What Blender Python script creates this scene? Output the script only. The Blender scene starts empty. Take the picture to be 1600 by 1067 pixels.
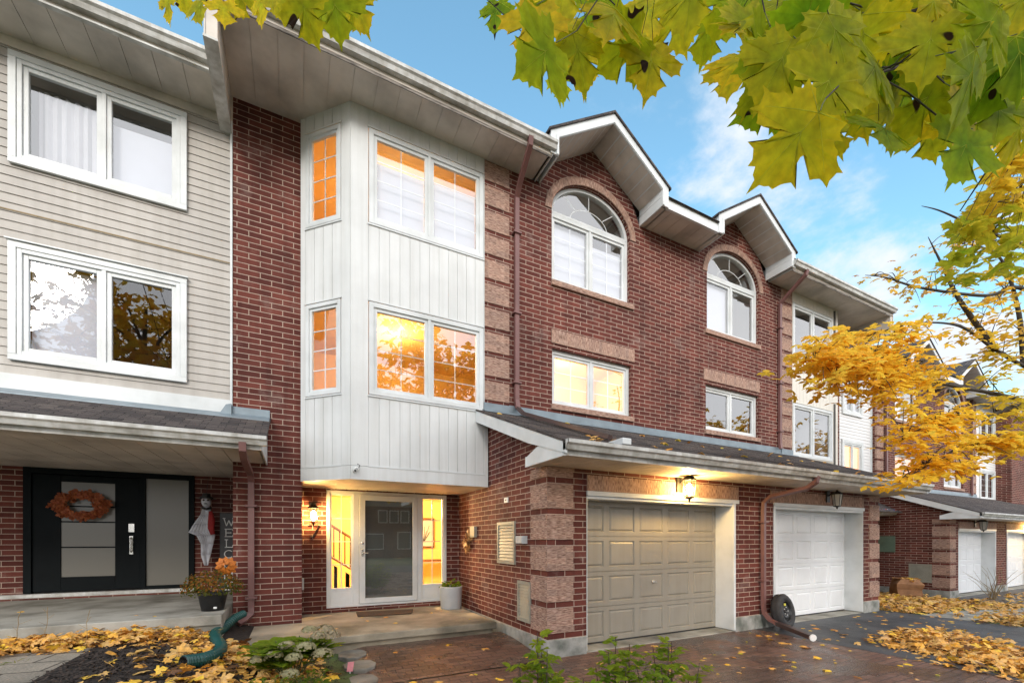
import bpy, math, random
from mathutils import Vector, Matrix
random.seed(7)
R = math.radians
SC = bpy.context.scene
COL = SC.collection
# ------------------------------------------------------------------ camera
EYE = 1.68
cam_d = bpy.data.cameras.new('camera'); cam = bpy.data.objects.new('camera', cam_d); COL.objects.link(cam)
cam.location = (0, 0, EYE)
YAW = 26.8
cam.rotation_euler = (R(90), 0, -R(YAW))
cam_d.sensor_width = 36; cam_d.lens = 36*675/1600
cam_d.shift_y = (843-533.5)/1600
cam_d.clip_start = 0.05; cam_d.clip_end = 2000
SC.camera = cam
# ------------------------------------------------------------------ world
w = bpy.data.worlds.new('World'); SC.world = w; w.use_nodes = True
nt = w.node_tree; nt.nodes.clear()
def N(t, typ, **kw):
    n = t.nodes.new(typ)
    for k, v in kw.items(): setattr(n, k, v)
    return n
SUN_EL, SUN_ROT = 24, 205
sky = N(nt, 'ShaderNodeTexSky'); sky.sky_type = 'NISHITA'; sky.sun_disc = False
sky.sun_elevation = R(SUN_EL); sky.sun_rotation = R(SUN_ROT); sky.dust_density = 0.6; sky.ozone_density = 2.0
tc = N(nt, 'ShaderNodeTexCoord')
sep = N(nt, 'ShaderNodeSeparateXYZ'); nt.links.new(tc.outputs['Generated'], sep.inputs[0])
# project the direction on a cloud plane
add = N(nt, 'ShaderNodeMath', operation='ADD'); add.inputs[1].default_value = 0.18; nt.links.new(sep.outputs['Z'], add.inputs[0])
mx = N(nt, 'ShaderNodeMath', operation='MAXIMUM'); mx.inputs[1].default_value = 0.05; nt.links.new(add.outputs[0], mx.inputs[0])
dx = N(nt, 'ShaderNodeMath', operation='DIVIDE'); dy = N(nt, 'ShaderNodeMath', operation='DIVIDE')
nt.links.new(sep.outputs['X'], dx.inputs[0]); nt.links.new(mx.outputs[0], dx.inputs[1])
nt.links.new(sep.outputs['Y'], dy.inputs[0]); nt.links.new(mx.outputs[0], dy.inputs[1])
cb = N(nt, 'ShaderNodeCombineXYZ'); nt.links.new(dx.outputs[0], cb.inputs[0]); nt.links.new(dy.outputs[0], cb.inputs[1])
cn = N(nt, 'ShaderNodeTexNoise'); cn.inputs['Scale'].default_value = 2.3; cn.inputs['Detail'].default_value = 9; cn.inputs['Roughness'].default_value = 0.6
cn.inputs['Distortion'].default_value = 0.1
mp = N(nt, 'ShaderNodeMapping'); mp.inputs['Location'].default_value = (3.3, 1.7, 0.4)
nt.links.new(cb.outputs[0], mp.inputs['Vector']); nt.links.new(mp.outputs[0], cn.inputs['Vector'])
# more cloud near the horizon and behind the camera
hz = N(nt, 'ShaderNodeMapRange'); hz.inputs['From Min'].default_value = 0.0; hz.inputs['From Max'].default_value = 0.50
hz.inputs['To Min'].default_value = 0.32; hz.inputs['To Max'].default_value = 0.0; nt.links.new(sep.outputs['Z'], hz.inputs['Value'])
bk = N(nt, 'ShaderNodeMapRange'); bk.inputs['From Min'].default_value = 0.15; bk.inputs['From Max'].default_value = -0.5
bk.inputs['To Min'].default_value = 0.0; bk.inputs['To Max'].default_value = 0.22; nt.links.new(sep.outputs['Y'], bk.inputs['Value'])
a1 = N(nt, 'ShaderNodeMath', operation='ADD'); nt.links.new(cn.outputs['Fac'], a1.inputs[0]); nt.links.new(hz.outputs[0], a1.inputs[1])
a2 = N(nt, 'ShaderNodeMath', operation='ADD'); nt.links.new(a1.outputs[0], a2.inputs[0]); nt.links.new(bk.outputs[0], a2.inputs[1])
cr = N(nt, 'ShaderNodeMapRange'); cr.interpolation_type = 'SMOOTHSTEP'
cr.inputs['From Min'].default_value = 0.495; cr.inputs['From Max'].default_value = 0.68
nt.links.new(a2.outputs[0], cr.inputs['Value'])
mixc = N(nt, 'ShaderNodeMix', data_type='RGBA')
nt.links.new(cr.outputs[0], mixc.inputs['Factor'])
SKYK = 1.0
br = N(nt, 'ShaderNodeMix', data_type='RGBA', blend_type='MULTIPLY'); br.inputs['Factor'].default_value = 1
br.inputs['B'].default_value = (1.15, 1.45, 1.25, 1)
nt.links.new(sky.outputs[0], br.inputs['A'])
nt.links.new(br.outputs['Result'], mixc.inputs['A'])
# clouds are brightest on the side the sun stands (behind the camera)
cl = N(nt, 'ShaderNodeMapRange'); cl.inputs['From Min'].default_value = 0.25; cl.inputs['From Max'].default_value = -0.35
nt.links.new(sep.outputs['Y'], cl.inputs['Value'])
cm = N(nt, 'ShaderNodeMix', data_type='RGBA'); nt.links.new(cl.outputs[0], cm.inputs['Factor'])
cm.inputs['A'].default_value = (3.25, 3.45, 3.75, 1); cm.inputs['B'].default_value = (7.4, 7.5, 7.8, 1)
nt.links.new(cm.outputs['Result'], mixc.inputs['B'])
bg = N(nt, 'ShaderNodeBackground'); bg.inputs['Strength'].default_value = 0.13
nt.links.new(mixc.outputs['Result'], bg.inputs['Color'])
wo = N(nt, 'ShaderNodeOutputWorld'); nt.links.new(bg.outputs[0], wo.inputs[0])
# ------------------------------------------------------------------ sun
sl = bpy.data.lights.new('sun', 'SUN'); sl.energy = 0.9; sl.angle = R(14); sl.color = (1, 0.93, 0.84)
so = bpy.data.objects.new('sun', sl); COL.objects.link(so)
# sky rotation is measured clockwise from +Y
sd = Vector((math.sin(R(SUN_ROT))*math.cos(R(SUN_EL)), math.cos(R(SUN_ROT))*math.cos(R(SUN_EL)), math.sin(R(SUN_EL))))
so.rotation_euler = sd.to_track_quat('Z', 'Y').to_euler(); so.location = sd*30
SC.view_settings.view_transform = 'Standard'; SC.view_settings.look = 'None'; SC.view_settings.gamma = 1
SC.view_settings.exposure = 1.16
# ------------------------------------------------------------------ pixel helper (photo pixel -> point)
_s, _c = math.sin(R(YAW)), math.cos(R(YAW))
def ray(px, py):
    u = (px-800)/675; v = (843-py)/675
    return Vector((_s+u*_c, _c-u*_s, v))
def at(px, py, t):
    return Vector((0, 0, EYE)) + ray(px, py)*t
# ------------------------------------------------------------------ materials
MATS = {}
def newmat(name):
    m = bpy.data.materials.new(name); m.use_nodes = True; t = m.node_tree; t.nodes.clear()
    o = N(t, 'ShaderNodeOutputMaterial'); MATS[name] = m
    return m, t, o
def pbsdf(t, o, col=None, rough=0.5, spec=0.5, metal=0):
    b = N(t, 'ShaderNodeBsdfPrincipled'); b.inputs['Roughness'].default_value = rough
    b.inputs['Specular IOR Level'].default_value = spec; b.inputs['Metallic'].default_value = metal
    if col: b.inputs['Base Color'].default_value = (*col, 1)
    t.links.new(b.outputs[0], o.inputs[0]); return b
def rgb(h): # srgb 0-255 -> linear
    return tuple((c/255/12.92 if c/255 <= 0.04045 else ((c/255+0.055)/1.055)**2.4) for c in h)
def noise(t, scale, detail=4, coord='Object', rough=0.55, vec=None, sx=(1,1,1)):
    n = N(t, 'ShaderNodeTexNoise'); n.inputs['Scale'].default_value = scale; n.inputs['Detail'].default_value = detail
    n.inputs['Roughness'].default_value = rough
    c = N(t, 'ShaderNodeTexCoord'); m = N(t, 'ShaderNodeMapping'); m.inputs['Scale'].default_value = sx
    t.links.new(c.outputs[coord], m.inputs[0]); t.links.new(m.outputs[0], n.inputs['Vector'])
    return n
def ramp(t, src, stops):
    r = N(t, 'ShaderNodeValToRGB'); e = r.color_ramp.elements
    while len(e) < len(stops): e.new(0.5)
    for el, (p, c) in zip(e, stops): el.position = p; el.color = (*c, 1)
    t.links.new(src, r.inputs[0]); return r
def bump(t, src, b, dist=0.01, strength=0.5, prev=None):
    n = N(t, 'ShaderNodeBump'); n.inputs['Distance'].default_value = dist; n.inputs['Strength'].default_value = strength
    t.links.new(src, n.inputs['Height'])
    if prev: t.links.new(prev.outputs[0], n.inputs['Normal'])
    t.links.new(n.outputs[0], b.inputs['Normal']); return n
def simple(name, col, rough=0.5, var=0.08, scale=3, bmp=0.0, bscale=60, spec=0.5, metal=0, grime=None, sx=(1,1,1), streak=0):
    m, t, o = newmat(name); b = pbsdf(t, o, None, rough, spec, metal)
    n = noise(t, scale, 6, sx=sx)
    lo = tuple(c*(1-var) for c in (grime or col)); hi = tuple(min(1, c*(1+var)) for c in col)
    r = ramp(t, n.outputs['Fac'], [(0.32, lo), (0.62, hi)]); t.links.new(r.outputs[0], b.inputs['Base Color'])
    if streak:
        sn = noise(t, 1.0, 5, sx=(9, 9, 0.35)); sr = ramp(t, sn.outputs['Fac'], [(0.30, (1-streak, 1-streak*1.05, 1-streak*1.2)), (0.58, (1, 1, 1))])
        sm = N(t, 'ShaderNodeMix', data_type='RGBA', blend_type='MULTIPLY'); sm.inputs['Factor'].default_value = 1
        t.links.new(r.outputs[0], sm.inputs['A']); t.links.new(sr.outputs[0], sm.inputs['B']); t.links.new(sm.outputs['Result'], b.inputs['Base Color'])
    n3 = noise(t, scale*5, 3)
    mr = N(t, 'ShaderNodeMapRange'); mr.inputs['To Min'].default_value = max(0.05, rough-0.12); mr.inputs['To Max'].default_value = min(1, rough+0.12)
    t.links.new(n3.outputs['Fac'], mr.inputs['Value']); t.links.new(mr.outputs[0], b.inputs['Roughness'])
    if bmp:
        n2 = noise(t, bscale, 4); bump(t, n2.outputs['Fac'], b, bmp, 0.6)
    return m
def brickmat(name, c1, c2, mortar, bw=0.317, bh=0.0889, ms=0.0065, nbump=0.006, dark=None, wet=False, soot=0.25):
    m, t, o = newmat(name); b = pbsdf(t, o, None, 0.85, 0.25)
    uv = N(t, 'ShaderNodeTexCoord')
    br = N(t, 'ShaderNodeTexBrick'); br.offset = 0.5; br.squash = 1
    br.inputs['Scale'].default_value = 1; br.inputs['Brick Width'].default_value = bw; br.inputs['Row Height'].default_value = bh
    br.inputs['Mortar Size'].default_value = ms; br.inputs['Mortar Smooth'].default_value = 0.15; br.inputs['Bias'].default_value = 0.0
    br.inputs['Color1'].default_value = (*c1, 1); br.inputs['Color2'].default_value = (*c2, 1); br.inputs['Mortar'].default_value = (*mortar, 1)
    # slightly wavy joints
    wn = noise(t, 9, 2, 'UV'); wm = N(t, 'ShaderNodeVectorMath', operation='MULTIPLY_ADD')
    wm.inputs[1].default_value = (0.006, 0.004, 0); t.links.new(wn.outputs['Color'], wm.inputs[0]); t.links.new(uv.outputs['UV'], wm.inputs[2])
    t.links.new(wm.outputs[0], br.inputs['Vector'])
    fine = noise(t, 130, 4, 'UV'); big = noise(t, 0.7, 5, 'UV')
    mul = N(t, 'ShaderNodeMix', data_type='RGBA', blend_type='MULTIPLY'); mul.inputs['Factor'].default_value = 1
    fr = ramp(t, fine.outputs['Fac'], [(0.3, (0.62, 0.6, 0.6)), (0.7, (1.25, 1.2, 1.15))])
    t.links.new(br.outputs['Color'], mul.inputs['A']); t.links.new(fr.outputs[0], mul.inputs['B'])
    mul2 = N(t, 'ShaderNodeMix', data_type='RGBA', blend_type='MULTIPLY'); mul2.inputs['Factor'].default_value = 1
    bgr = ramp(t, big.outputs['Fac'], [(0.3, (1-soot, 1-soot, 1-soot)), (0.7, (1.15, 1.1, 1.06))])
    t.links.new(mul.outputs['Result'], mul2.inputs['A']); t.links.new(bgr.outputs[0], mul2.inputs['B'])
    ef = noise(t, 1.7, 7, 'UV', 0.7); er = ramp(t, ef.outputs['Fac'], [(0.56, (0, 0, 0)), (0.74, (0.30, 0.30, 0.30))])
    efm = N(t, 'ShaderNodeMix', data_type='RGBA'); t.links.new(er.outputs[0], efm.inputs['Factor']); t.links.new(mul2.outputs['Result'], efm.inputs['A']); efm.inputs['B'].default_value = (0.42, 0.35, 0.31, 1)
    pn = N(t, 'ShaderNodeMix', data_type='RGBA', blend_type='MULTIPLY'); pn.inputs['Factor'].default_value = 1
    st_ = noise(t, 1.0, 4, 'UV', sx=(5, .5, 1)); sr_ = ramp(t, st_.outputs['Fac'], [(0.32, (0.72, 0.70, 0.70)), (0.52, (1, 1, 1))])
    t.links.new(efm.outputs['Result'], pn.inputs['A']); t.links.new(sr_.outputs[0], pn.inputs['B'])
    t.links.new(pn.outputs['Result'], b.inputs['Base Color'])
    inv = N(t, 'ShaderNodeMath', operation='MULTIPLY_ADD'); inv.inputs[1].default_value = -1; inv.inputs[2].default_value = 1
    t.links.new(br.outputs['Fac'], inv.inputs[0])
    h = N(t, 'ShaderNodeMath', operation='MULTIPLY_ADD'); h.inputs[1].default_value = 0.35; t.links.new(fine.outputs['Fac'], h.inputs[0]); t.links.new(inv.outputs[0], h.inputs[2])
    bump(t, h.outputs[0], b, nbump, 0.9)
    return m
brickmat('brick', (0.098, 0.029, 0.024), (0.178, 0.054, 0.042), (0.50, 0.41, 0.35), ms=0.0062)
def roughstone(name, vertical=False):
    m, t, o = newmat(name); b = pbsdf(t, o, None, 0.9, 0.2)
    sx = (90, 7, 7) if vertical else (7, 90, 90)
    uvc = N(t, 'ShaderNodeTexCoord')
    mpn = N(t, 'ShaderNodeMapping'); mpn.inputs['Scale'].default_value = (110, 12, 1) if vertical else (12, 110, 1)
    t.links.new(uvc.outputs['UV'], mpn.inputs[0])
    n = N(t, 'ShaderNodeTexNoise'); n.inputs['Scale'].default_value = 1; n.inputs['Detail'].default_value = 5; n.inputs['Distortion'].default_value = 0.25
    t.links.new(mpn.outputs[0], n.inputs['Vector'])
    r = ramp(t, n.outputs['Fac'], [(0.30, (0.10, 0.055, 0.045)), (0.45, (0.29, 0.18, 0.14)), (0.62, (0.50, 0.355, 0.295))])
    br = N(t, 'ShaderNodeTexBrick'); br.offset = 0.0 if vertical else 0.5
    br.inputs['Scale'].default_value = 1
    br.inputs['Brick Width'].default_value = 0.0889 if vertical else 0.317; br.inputs['Row Height'].default_value = 0.4 if vertical else 0.0889
    br.inputs['Mortar Size'].default_value = 0.005; br.inputs['Mortar Smooth'].default_value = 0.3
    br.inputs['Color1'].default_value = (0.85, 0.85, 0.85, 1); br.inputs['Color2'].default_value = (1.15, 1.1, 1.05, 1); br.inputs['Mortar'].default_value = (1.1, 1.15, 1.1, 1)
    t.links.new(uvc.outputs['UV'], br.inputs['Vector'])
    mul = N(t, 'ShaderNodeMix', data_type='RGBA', blend_type='MULTIPLY'); mul.inputs['Factor'].default_value = 1
    t.links.new(r.outputs[0], mul.inputs['A']); t.links.new(br.outputs['Color'], mul.inputs['B'])
    t.links.new(mul.outputs['Result'], b.inputs['Base Color'])
    bump(t, n.outputs['Fac'], b, 0.010, 0.9)
    return m
roughstone('rough_brick'); roughstone('rough_brick_upright', True)
simple('white_paint', (0.66, 0.69, 0.70), 0.38, 0.04, 2.0, 0.0015, 40, grime=(0.58, 0.61, 0.61))
simple('bay_panel', (0.68, 0.70, 0.70), 0.42, 0.03, 1.4, 0.0015, 40, grime=(0.64, 0.66, 0.66), streak=0.10)
simple('cream_panel', (0.66, 0.63, 0.56), 0.45, 0.05, 1.4, 0.0015, 40)
simple('soffit', (0.60, 0.55, 0.49), 0.5, 0.10, 1.6, 0.0012, 50, grime=(0.46, 0.42, 0.37), streak=0.0)
simple('gutter_paint', (0.60, 0.61, 0.60), 0.35, 0.08, 3.0, 0.0, grime=(0.38, 0.37, 0.34), sx=(1, 1, 3), streak=0.3)
simple('siding', (0.445, 0.42, 0.385), 0.5, 0.05, 1.0, 0.0012, 90, grime=(0.39, 0.365, 0.335), streak=0.12)
simple('white_siding', (0.74, 0.74, 0.74), 0.5, 0.04, 1.0)
simple('downspout_brown', (0.175, 0.083, 0.076), 0.42, 0.12, 2.5, 0.001, 40)
simple('dark_brown', (0.06, 0.035, 0.032), 0.45, 0.1, 3)
simple('flashing', (0.20, 0.25, 0.285), 0.42, 0.15, 3, 0.003, 12, metal=0.4)
simple('concrete', (0.34, 0.33, 0.29), 0.85, 0.18, 1.8, 0.006, 70, grime=(0.19, 0.18, 0.145))
simple('old_concrete', (0.36, 0.31, 0.23), 0.7, 0.2, 1.3, 0.006, 70, grime=(0.13, 0.12, 0.085))
simple('dirty_trim', (0.20, 0.18, 0.16), 0.7, 0.5, 5, grime=(0.07, 0.06, 0.05), sx=(1, 6, 6))
simple('footing', (0.33, 0.33, 0.31), 0.9, 0.2, 3.5, 0.006, 50, grime=(0.17, 0.185, 0.16))
simple('beige_door', (0.30, 0.278, 0.232), 0.42, 0.05, 2.0, 0.0006, 250, streak=0.10)
simple('white_door', (0.80, 0.83, 0.86), 0.4, 0.04, 2.0, 0.0006, 250)
simple('black_door', (0.003, 0.005, 0.006), 0.5, 0.15, 3, spec=0.10)
simple('chrome', (0.62, 0.60, 0.56), 0.25, 0.05, 8, metal=0.9)
simple('black_metal', (0.018, 0.016, 0.015), 0.4, 0.2, 10, metal=0.3)
simple('louver', (0.30, 0.29, 0.235), 0.5, 0.1, 4)
simple('grey_box', (0.47, 0.49, 0.49), 0.45, 0.05, 5)
simple('green_panel', (0.115, 0.165, 0.12), 0.5, 0.1, 4)
simple('planter', (0.44, 0.46, 0.47), 0.75, 0.08, 4, 0.003, 60)
simple('black_plastic', (0.022, 0.022, 0.023), 0.45, 0.2, 10)
simple('rubber', (0.028, 0.028, 0.030), 0.75, 0.25, 12, 0.003, 60)
simple('rim_steel', (0.035, 0.036, 0.038), 0.35, 0.15, 10, metal=0.6)
simple('green_plastic', (0.008, 0.060, 0.054), 0.4, 0.15, 5)
simple('shade_cloth', (0.47, 0.50, 0.57), 0.8, 0.03, 3)
simple('curtain', (0.46, 0.47, 0.51), 0.85, 0.05, 3)
simple('room_dark', (0.10, 0.095, 0.09), 0.9, 0.1, 1)
simple('room_light', (0.62, 0.60, 0.56), 0.9, 0.05, 1)
simple('room_warm', (0.80, 0.56, 0.24), 0.85, 0.06, 1.2)
simple('wood_rail', (0.10, 0.045, 0.02), 0.4, 0.2, 5)
simple('bark', (0.050, 0.042, 0.034), 0.9, 0.25, 30, 0.004, 60)
simple('stem_green', (0.10, 0.13, 0.04), 0.7, 0.2, 20)
simple('twig_dry', (0.26, 0.19, 0.10), 0.8, 0.2, 20)
simple('ghost_cloth', (0.60, 0.61, 0.66), 0.85, 0.08, 6)
simple('red_cloth', (0.30, 0.018, 0.018), 0.8, 0.2, 8)
simple('mat_brown', (0.055, 0.035, 0.022), 0.95, 0.5, 30, 0.01, 90, grime=(0.15, 0.09, 0.05))
simple('letter_white', (0.75, 0.75, 0.72), 0.5, 0.03, 5)
simple('pink_tag', (0.62, 0.22, 0.25), 0.6, 0.1, 20)
simple('bag_paper', (0.30, 0.15, 0.07), 0.85, 0.2, 6, 0.01, 9)
simple('stone_flag', (0.20, 0.19, 0.165), 0.7, 0.2, 2.5, 0.01, 14, grime=(0.10, 0.09, 0.075))
simple('yellow_paint', (0.6, 0.55, 0.05), 0.6, 0.2, 20)
simple('door_grey', (0.12, 0.13, 0.12), 0.5, 0.1, 3)
# shingles
def shingle():
    m, t, o = newmat('shingle'); b = pbsdf(t, o, None, 0.9, 0.2)
    uv = N(t, 'ShaderNodeTexCoord'); br = N(t, 'ShaderNodeTexBrick'); br.offset = 0.37
    br.inputs['Scale'].default_value = 1; br.inputs['Brick Width'].default_value = 0.21; br.inputs['Row Height'].default_value = 0.125
    br.inputs['Mortar Size'].default_value = 0.006; br.inputs['Mortar Smooth'].default_value = 0.6
    br.inputs['Color1'].default_value = (0.060, 0.055, 0.058, 1); br.inputs['Color2'].default_value = (0.135, 0.118, 0.112, 1); br.inputs['Mortar'].default_value = (0.02, 0.02, 0.02, 1)
    t.links.new(uv.outputs['UV'], br.inputs['Vector'])
    f = noise(t, 240, 3, 'UV'); r = ramp(t, f.outputs['Fac'], [(0.3, (0.55, 0.55, 0.55)), (0.7, (1.5, 1.45, 1.4))])
    mul = N(t, 'ShaderNodeMix', data_type='RGBA', blend_type='MULTIPLY'); mul.inputs['Factor'].default_value = 1
    t.links.new(br.outputs['Color'], mul.inputs['A']); t.links.new(r.outputs[0], mul.inputs['B']); t.links.new(mul.outputs['Result'], b.inputs['Base Color'])
    bn = N(t, 'ShaderNodeMath', operation='MULTIPLY_ADD'); bn.inputs[1].default_value = -1; t.links.new(br.outputs['Fac'], bn.inputs[0]); t.links.new(f.outputs['Fac'], bn.inputs[2])
    bump(t, bn.outputs[0], b, 0.012, 0.8)
shingle()
def pavers(name, c1, c2, mort, bw, bh, rot, rough_lo, rough_hi, ms=0.007):
    m, t, o = newmat(name); b = pbsdf(t, o, None, 0.4, 0.5)
    uv = N(t, 'ShaderNodeTexCoord'); mpn = N(t, 'ShaderNodeMapping'); mpn.inputs['Rotation'].default_value = (0, 0, R(rot))
    t.links.new(uv.outputs['UV'], mpn.inputs[0])
    br = N(t, 'ShaderNodeTexBrick'); br.offset = 0.5; br.inputs['Scale'].default_value = 1
    br.inputs['Brick Width'].default_value = bw; br.inputs['Row Height'].default_value = bh
    br.inputs['Mortar Size'].default_value = ms; br.inputs['Mortar Smooth'].default_value = 0.4
    br.inputs['Color1'].default_value = (*c1, 1); br.inputs['Color2'].default_value = (*c2, 1); br.inputs['Mortar'].default_value = (*mort, 1)
    wn = noise(t, 6, 2, 'UV'); wm = N(t, 'ShaderNodeVectorMath', operation='MULTIPLY_ADD')
    wm.inputs[1].default_value = (0.02, 0.02, 0); t.links.new(wn.outputs['Color'], wm.inputs[0]); t.links.new(mpn.outputs[0], wm.inputs[2])
    t.links.new(wm.outputs[0], br.inputs['Vector'])
    f = noise(t, 60, 5, 'UV'); g = noise(t, 1.1, 5, 'UV')
    r1 = ramp(t, f.outputs['Fac'], [(0.3, (0.6, 0.6, 0.6)), (0.7, (1.4, 1.35, 1.3))]); r2 = ramp(t, g.outputs['Fac'], [(0.35, (0.6, 0.62, 0.62)), (0.65, (1.25, 1.15, 1.1))])
    m1 = N(t, 'ShaderNodeMix', data_type='RGBA', blend_type='MULTIPLY'); m1.inputs['Factor'].default_value = 1
    m2 = N(t, 'ShaderNodeMix', data_type='RGBA', blend_type='MULTIPLY'); m2.inputs['Factor'].default_value = 1
    t.links.new(br.outputs['Color'], m1.inputs['A']); t.links.new(r1.outputs[0], m1.inputs['B'])
    t.links.new(m1.outputs['Result'], m2.inputs['A']); t.links.new(r2.outputs[0], m2.inputs['B']); t.links.new(m2.outputs['Result'], b.inputs['Base Color'])
    mr = N(t, 'ShaderNodeMapRange'); mr.inputs['From Min'].default_value = 0.4; mr.inputs['From Max'].default_value = 0.6
    mr.inputs['To Min'].default_value = rough_lo; mr.inputs['To Max'].default_value = rough_hi; t.links.new(g.outputs['Fac'], mr.inputs['Value']); t.links.new(mr.outputs[0], b.inputs['Roughness'])
    h = N(t, 'ShaderNodeMath', operation='MULTIPLY_ADD'); h.inputs[1].default_value = -1; t.links.new(br.outputs['Fac'], h.inputs[0]); t.links.new(f.outputs['Fac'], h.inputs[2])
    bump(t, h.outputs[0], b, 0.008, 0.8)
pavers('pavers', (0.105, 0.056, 0.040), (0.180, 0.108, 0.080), (0.025, 0.02, 0.015), 0.21, 0.105, 0, 0.13, 0.5)
pavers('grey_pavers', (0.20, 0.19, 0.165), (0.29, 0.28, 0.24), (0.05, 0.045, 0.035), 0.5, 0.36, 8, 0.5, 0.8, 0.012)
simple('asphalt', (0.058, 0.062, 0.068), 0.55, 0.3, 1.2, 0.008, 150, grime=(0.033, 0.035, 0.04))
simple('asphalt_road', (0.06, 0.06, 0.06), 0.7, 0.3, 1.2, 0.008, 150)
simple('mulch', (0.020, 0.015, 0.012), 0.9, 0.6, 18, 0.05, 26)
simple('chips', (0.040, 0.028, 0.022), 0.9, 0.7, 30)
simple('lawn', (0.055, 0.085, 0.022), 0.9, 0.5, 5, 0.05, 40, grime=(0.10, 0.085, 0.03))
# glass
def glass(name, base, tint=(1, 1, 1)):
    m, t, o = newmat(name)
    tr = N(t, 'ShaderNodeBsdfTransparent'); tr.inputs[0].default_value = (*tint, 1)
    gl = N(t, 'ShaderNodeBsdfGlossy'); gl.inputs['Roughness'].default_value = 0.0; gl.inputs['Color'].default_value = (1, 1, 1, 1)
    ge = N(t, 'ShaderNodeNewGeometry'); dp = N(t, 'ShaderNodeVectorMath', operation='DOT_PRODUCT')
    t.links.new(ge.outputs['Incoming'], dp.inputs[0]); t.links.new(ge.outputs['Normal'], dp.inputs[1])
    ab = N(t, 'ShaderNodeMath', operation='ABSOLUTE'); t.links.new(dp.outputs['Value'], ab.inputs[0])
    om = N(t, 'ShaderNodeMath', operation='SUBTRACT'); om.inputs[0].default_value = 1; t.links.new(ab.outputs[0], om.inputs[1]); om.use_clamp = True
    fr = N(t, 'ShaderNodeMath', operation='POWER'); fr.inputs[1].default_value = 5; t.links.new(om.outputs[0], fr.inputs[0])
    ma = N(t, 'ShaderNodeMath', operation='MULTIPLY_ADD'); ma.inputs[1].default_value = 1-base; ma.inputs[2].default_value = base; ma.use_clamp = True
    t.links.new(fr.outputs[0], ma.inputs[0])
    wv = noise(t, 0.9, 1); bn = N(t, 'ShaderNodeBump'); bn.inputs['Distance'].default_value = 0.004; bn.inputs['Strength'].default_value = 0.16
    t.links.new(wv.outputs['Fac'], bn.inputs['Height']); t.links.new(bn.outputs[0], gl.inputs['Normal'])
    mi = N(t, 'ShaderNodeMixShader'); t.links.new(ma.outputs[0], mi.inputs[0]); t.links.new(tr.outputs[0], mi.inputs[1]); t.links.new(gl.outputs[0], mi.inputs[2])
    t.links.new(mi.outputs[0], o.inputs[0])
glass('glass', 0.24); glass('glass_strong', 0.22, (0.9, 0.92, 0.92)); glass('glass_clear', 0.05); glass('glass_lit', 0.09); glass('glass_mid', 0.12)
def emis(name, col, s):
    m, t, o = newmat(name); e = N(t, 'ShaderNodeEmission'); e.inputs[0].default_value = (*col, 1); e.inputs[1].default_value = s
    t.links.new(e.outputs[0], o.inputs[0])
emis('lamp_glow', (1.0, 0.62, 0.20), 330.0)
def frosted(name, col):
    m, t, o = newmat(name); b = pbsdf(t, o, col, 0.25, 0.5)
frosted('frosted_glass', (0.17, 0.16, 0.135)); frosted('lamp_glass', (0.45, 0.44, 0.40))
simple('bulb_off', (0.7, 0.68, 0.6), 0.4, 0.02, 4)
# leaves: colour from the mesh attribute
def leafmat(name, transl=0.45, rough=0.45, veins=True, spots=False, spec=0.4):
    m, t, o = newmat(name)
    at_ = N(t, 'ShaderNodeAttribute'); at_.attribute_name = 'Col'
    n = noise(t, 35 if not spots else 45, 4); r = ramp(t, n.outputs['Fac'], [(0.3, (0.72, 0.72, 0.72)), (0.7, (1.2, 1.2, 1.2))])
    mul = N(t, 'ShaderNodeMix', data_type='RGBA', blend_type='MULTIPLY'); mul.inputs['Factor'].default_value = 1
    t.links.new(at_.outputs['Color'], mul.inputs['A']); t.links.new(r.outputs[0], mul.inputs['B'])
    out = mul.outputs['Result']
    if spots:
        v = N(t, 'ShaderNodeTexNoise'); v.inputs['Scale'].default_value = 14; v.inputs['Detail'].default_value = 1
        c = N(t, 'ShaderNodeTexCoord'); t.links.new(c.outputs['Object'], v.inputs['Vector'])
        sr = ramp(t, v.outputs['Fac'], [(0.715, (0, 0, 0)), (0.735, (1, 1, 1))])
        sm = N(t, 'ShaderNodeMix', data_type='RGBA'); t.links.new(sr.outputs[0], sm.inputs['Factor']); t.links.new(out, sm.inputs['A']); sm.inputs['B'].default_value = (0.03, 0.016, 0.01, 1)
        out = sm.outputs['Result']
    b = N(t, 'ShaderNodeBsdfPrincipled'); b.inputs['Roughness'].default_value = rough; b.inputs['Specular IOR Level'].default_value = spec
    tl = N(t, 'ShaderNodeBsdfTranslucent'); mi = N(t, 'ShaderNodeMixShader'); mi.inputs[0].default_value = transl
    t.links.new(out, b.inputs['Base Color']); t.links.new(out, tl.inputs[0])
    t.links.new(b.outputs[0], mi.inputs[1]); t.links.new(tl.outputs[0], mi.inputs[2]); t.links.new(mi.outputs[0], o.inputs[0])
    if veins:
        bump(t, n.outputs['Fac'], b, 0.002, 0.5)
leafmat('leaf_near', 0.62, 0.5, True, True, spec=0.12); leafmat('leaf', 0.6, 0.6, spec=0.12); leafmat('litter', 0.15, 0.55)
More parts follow.
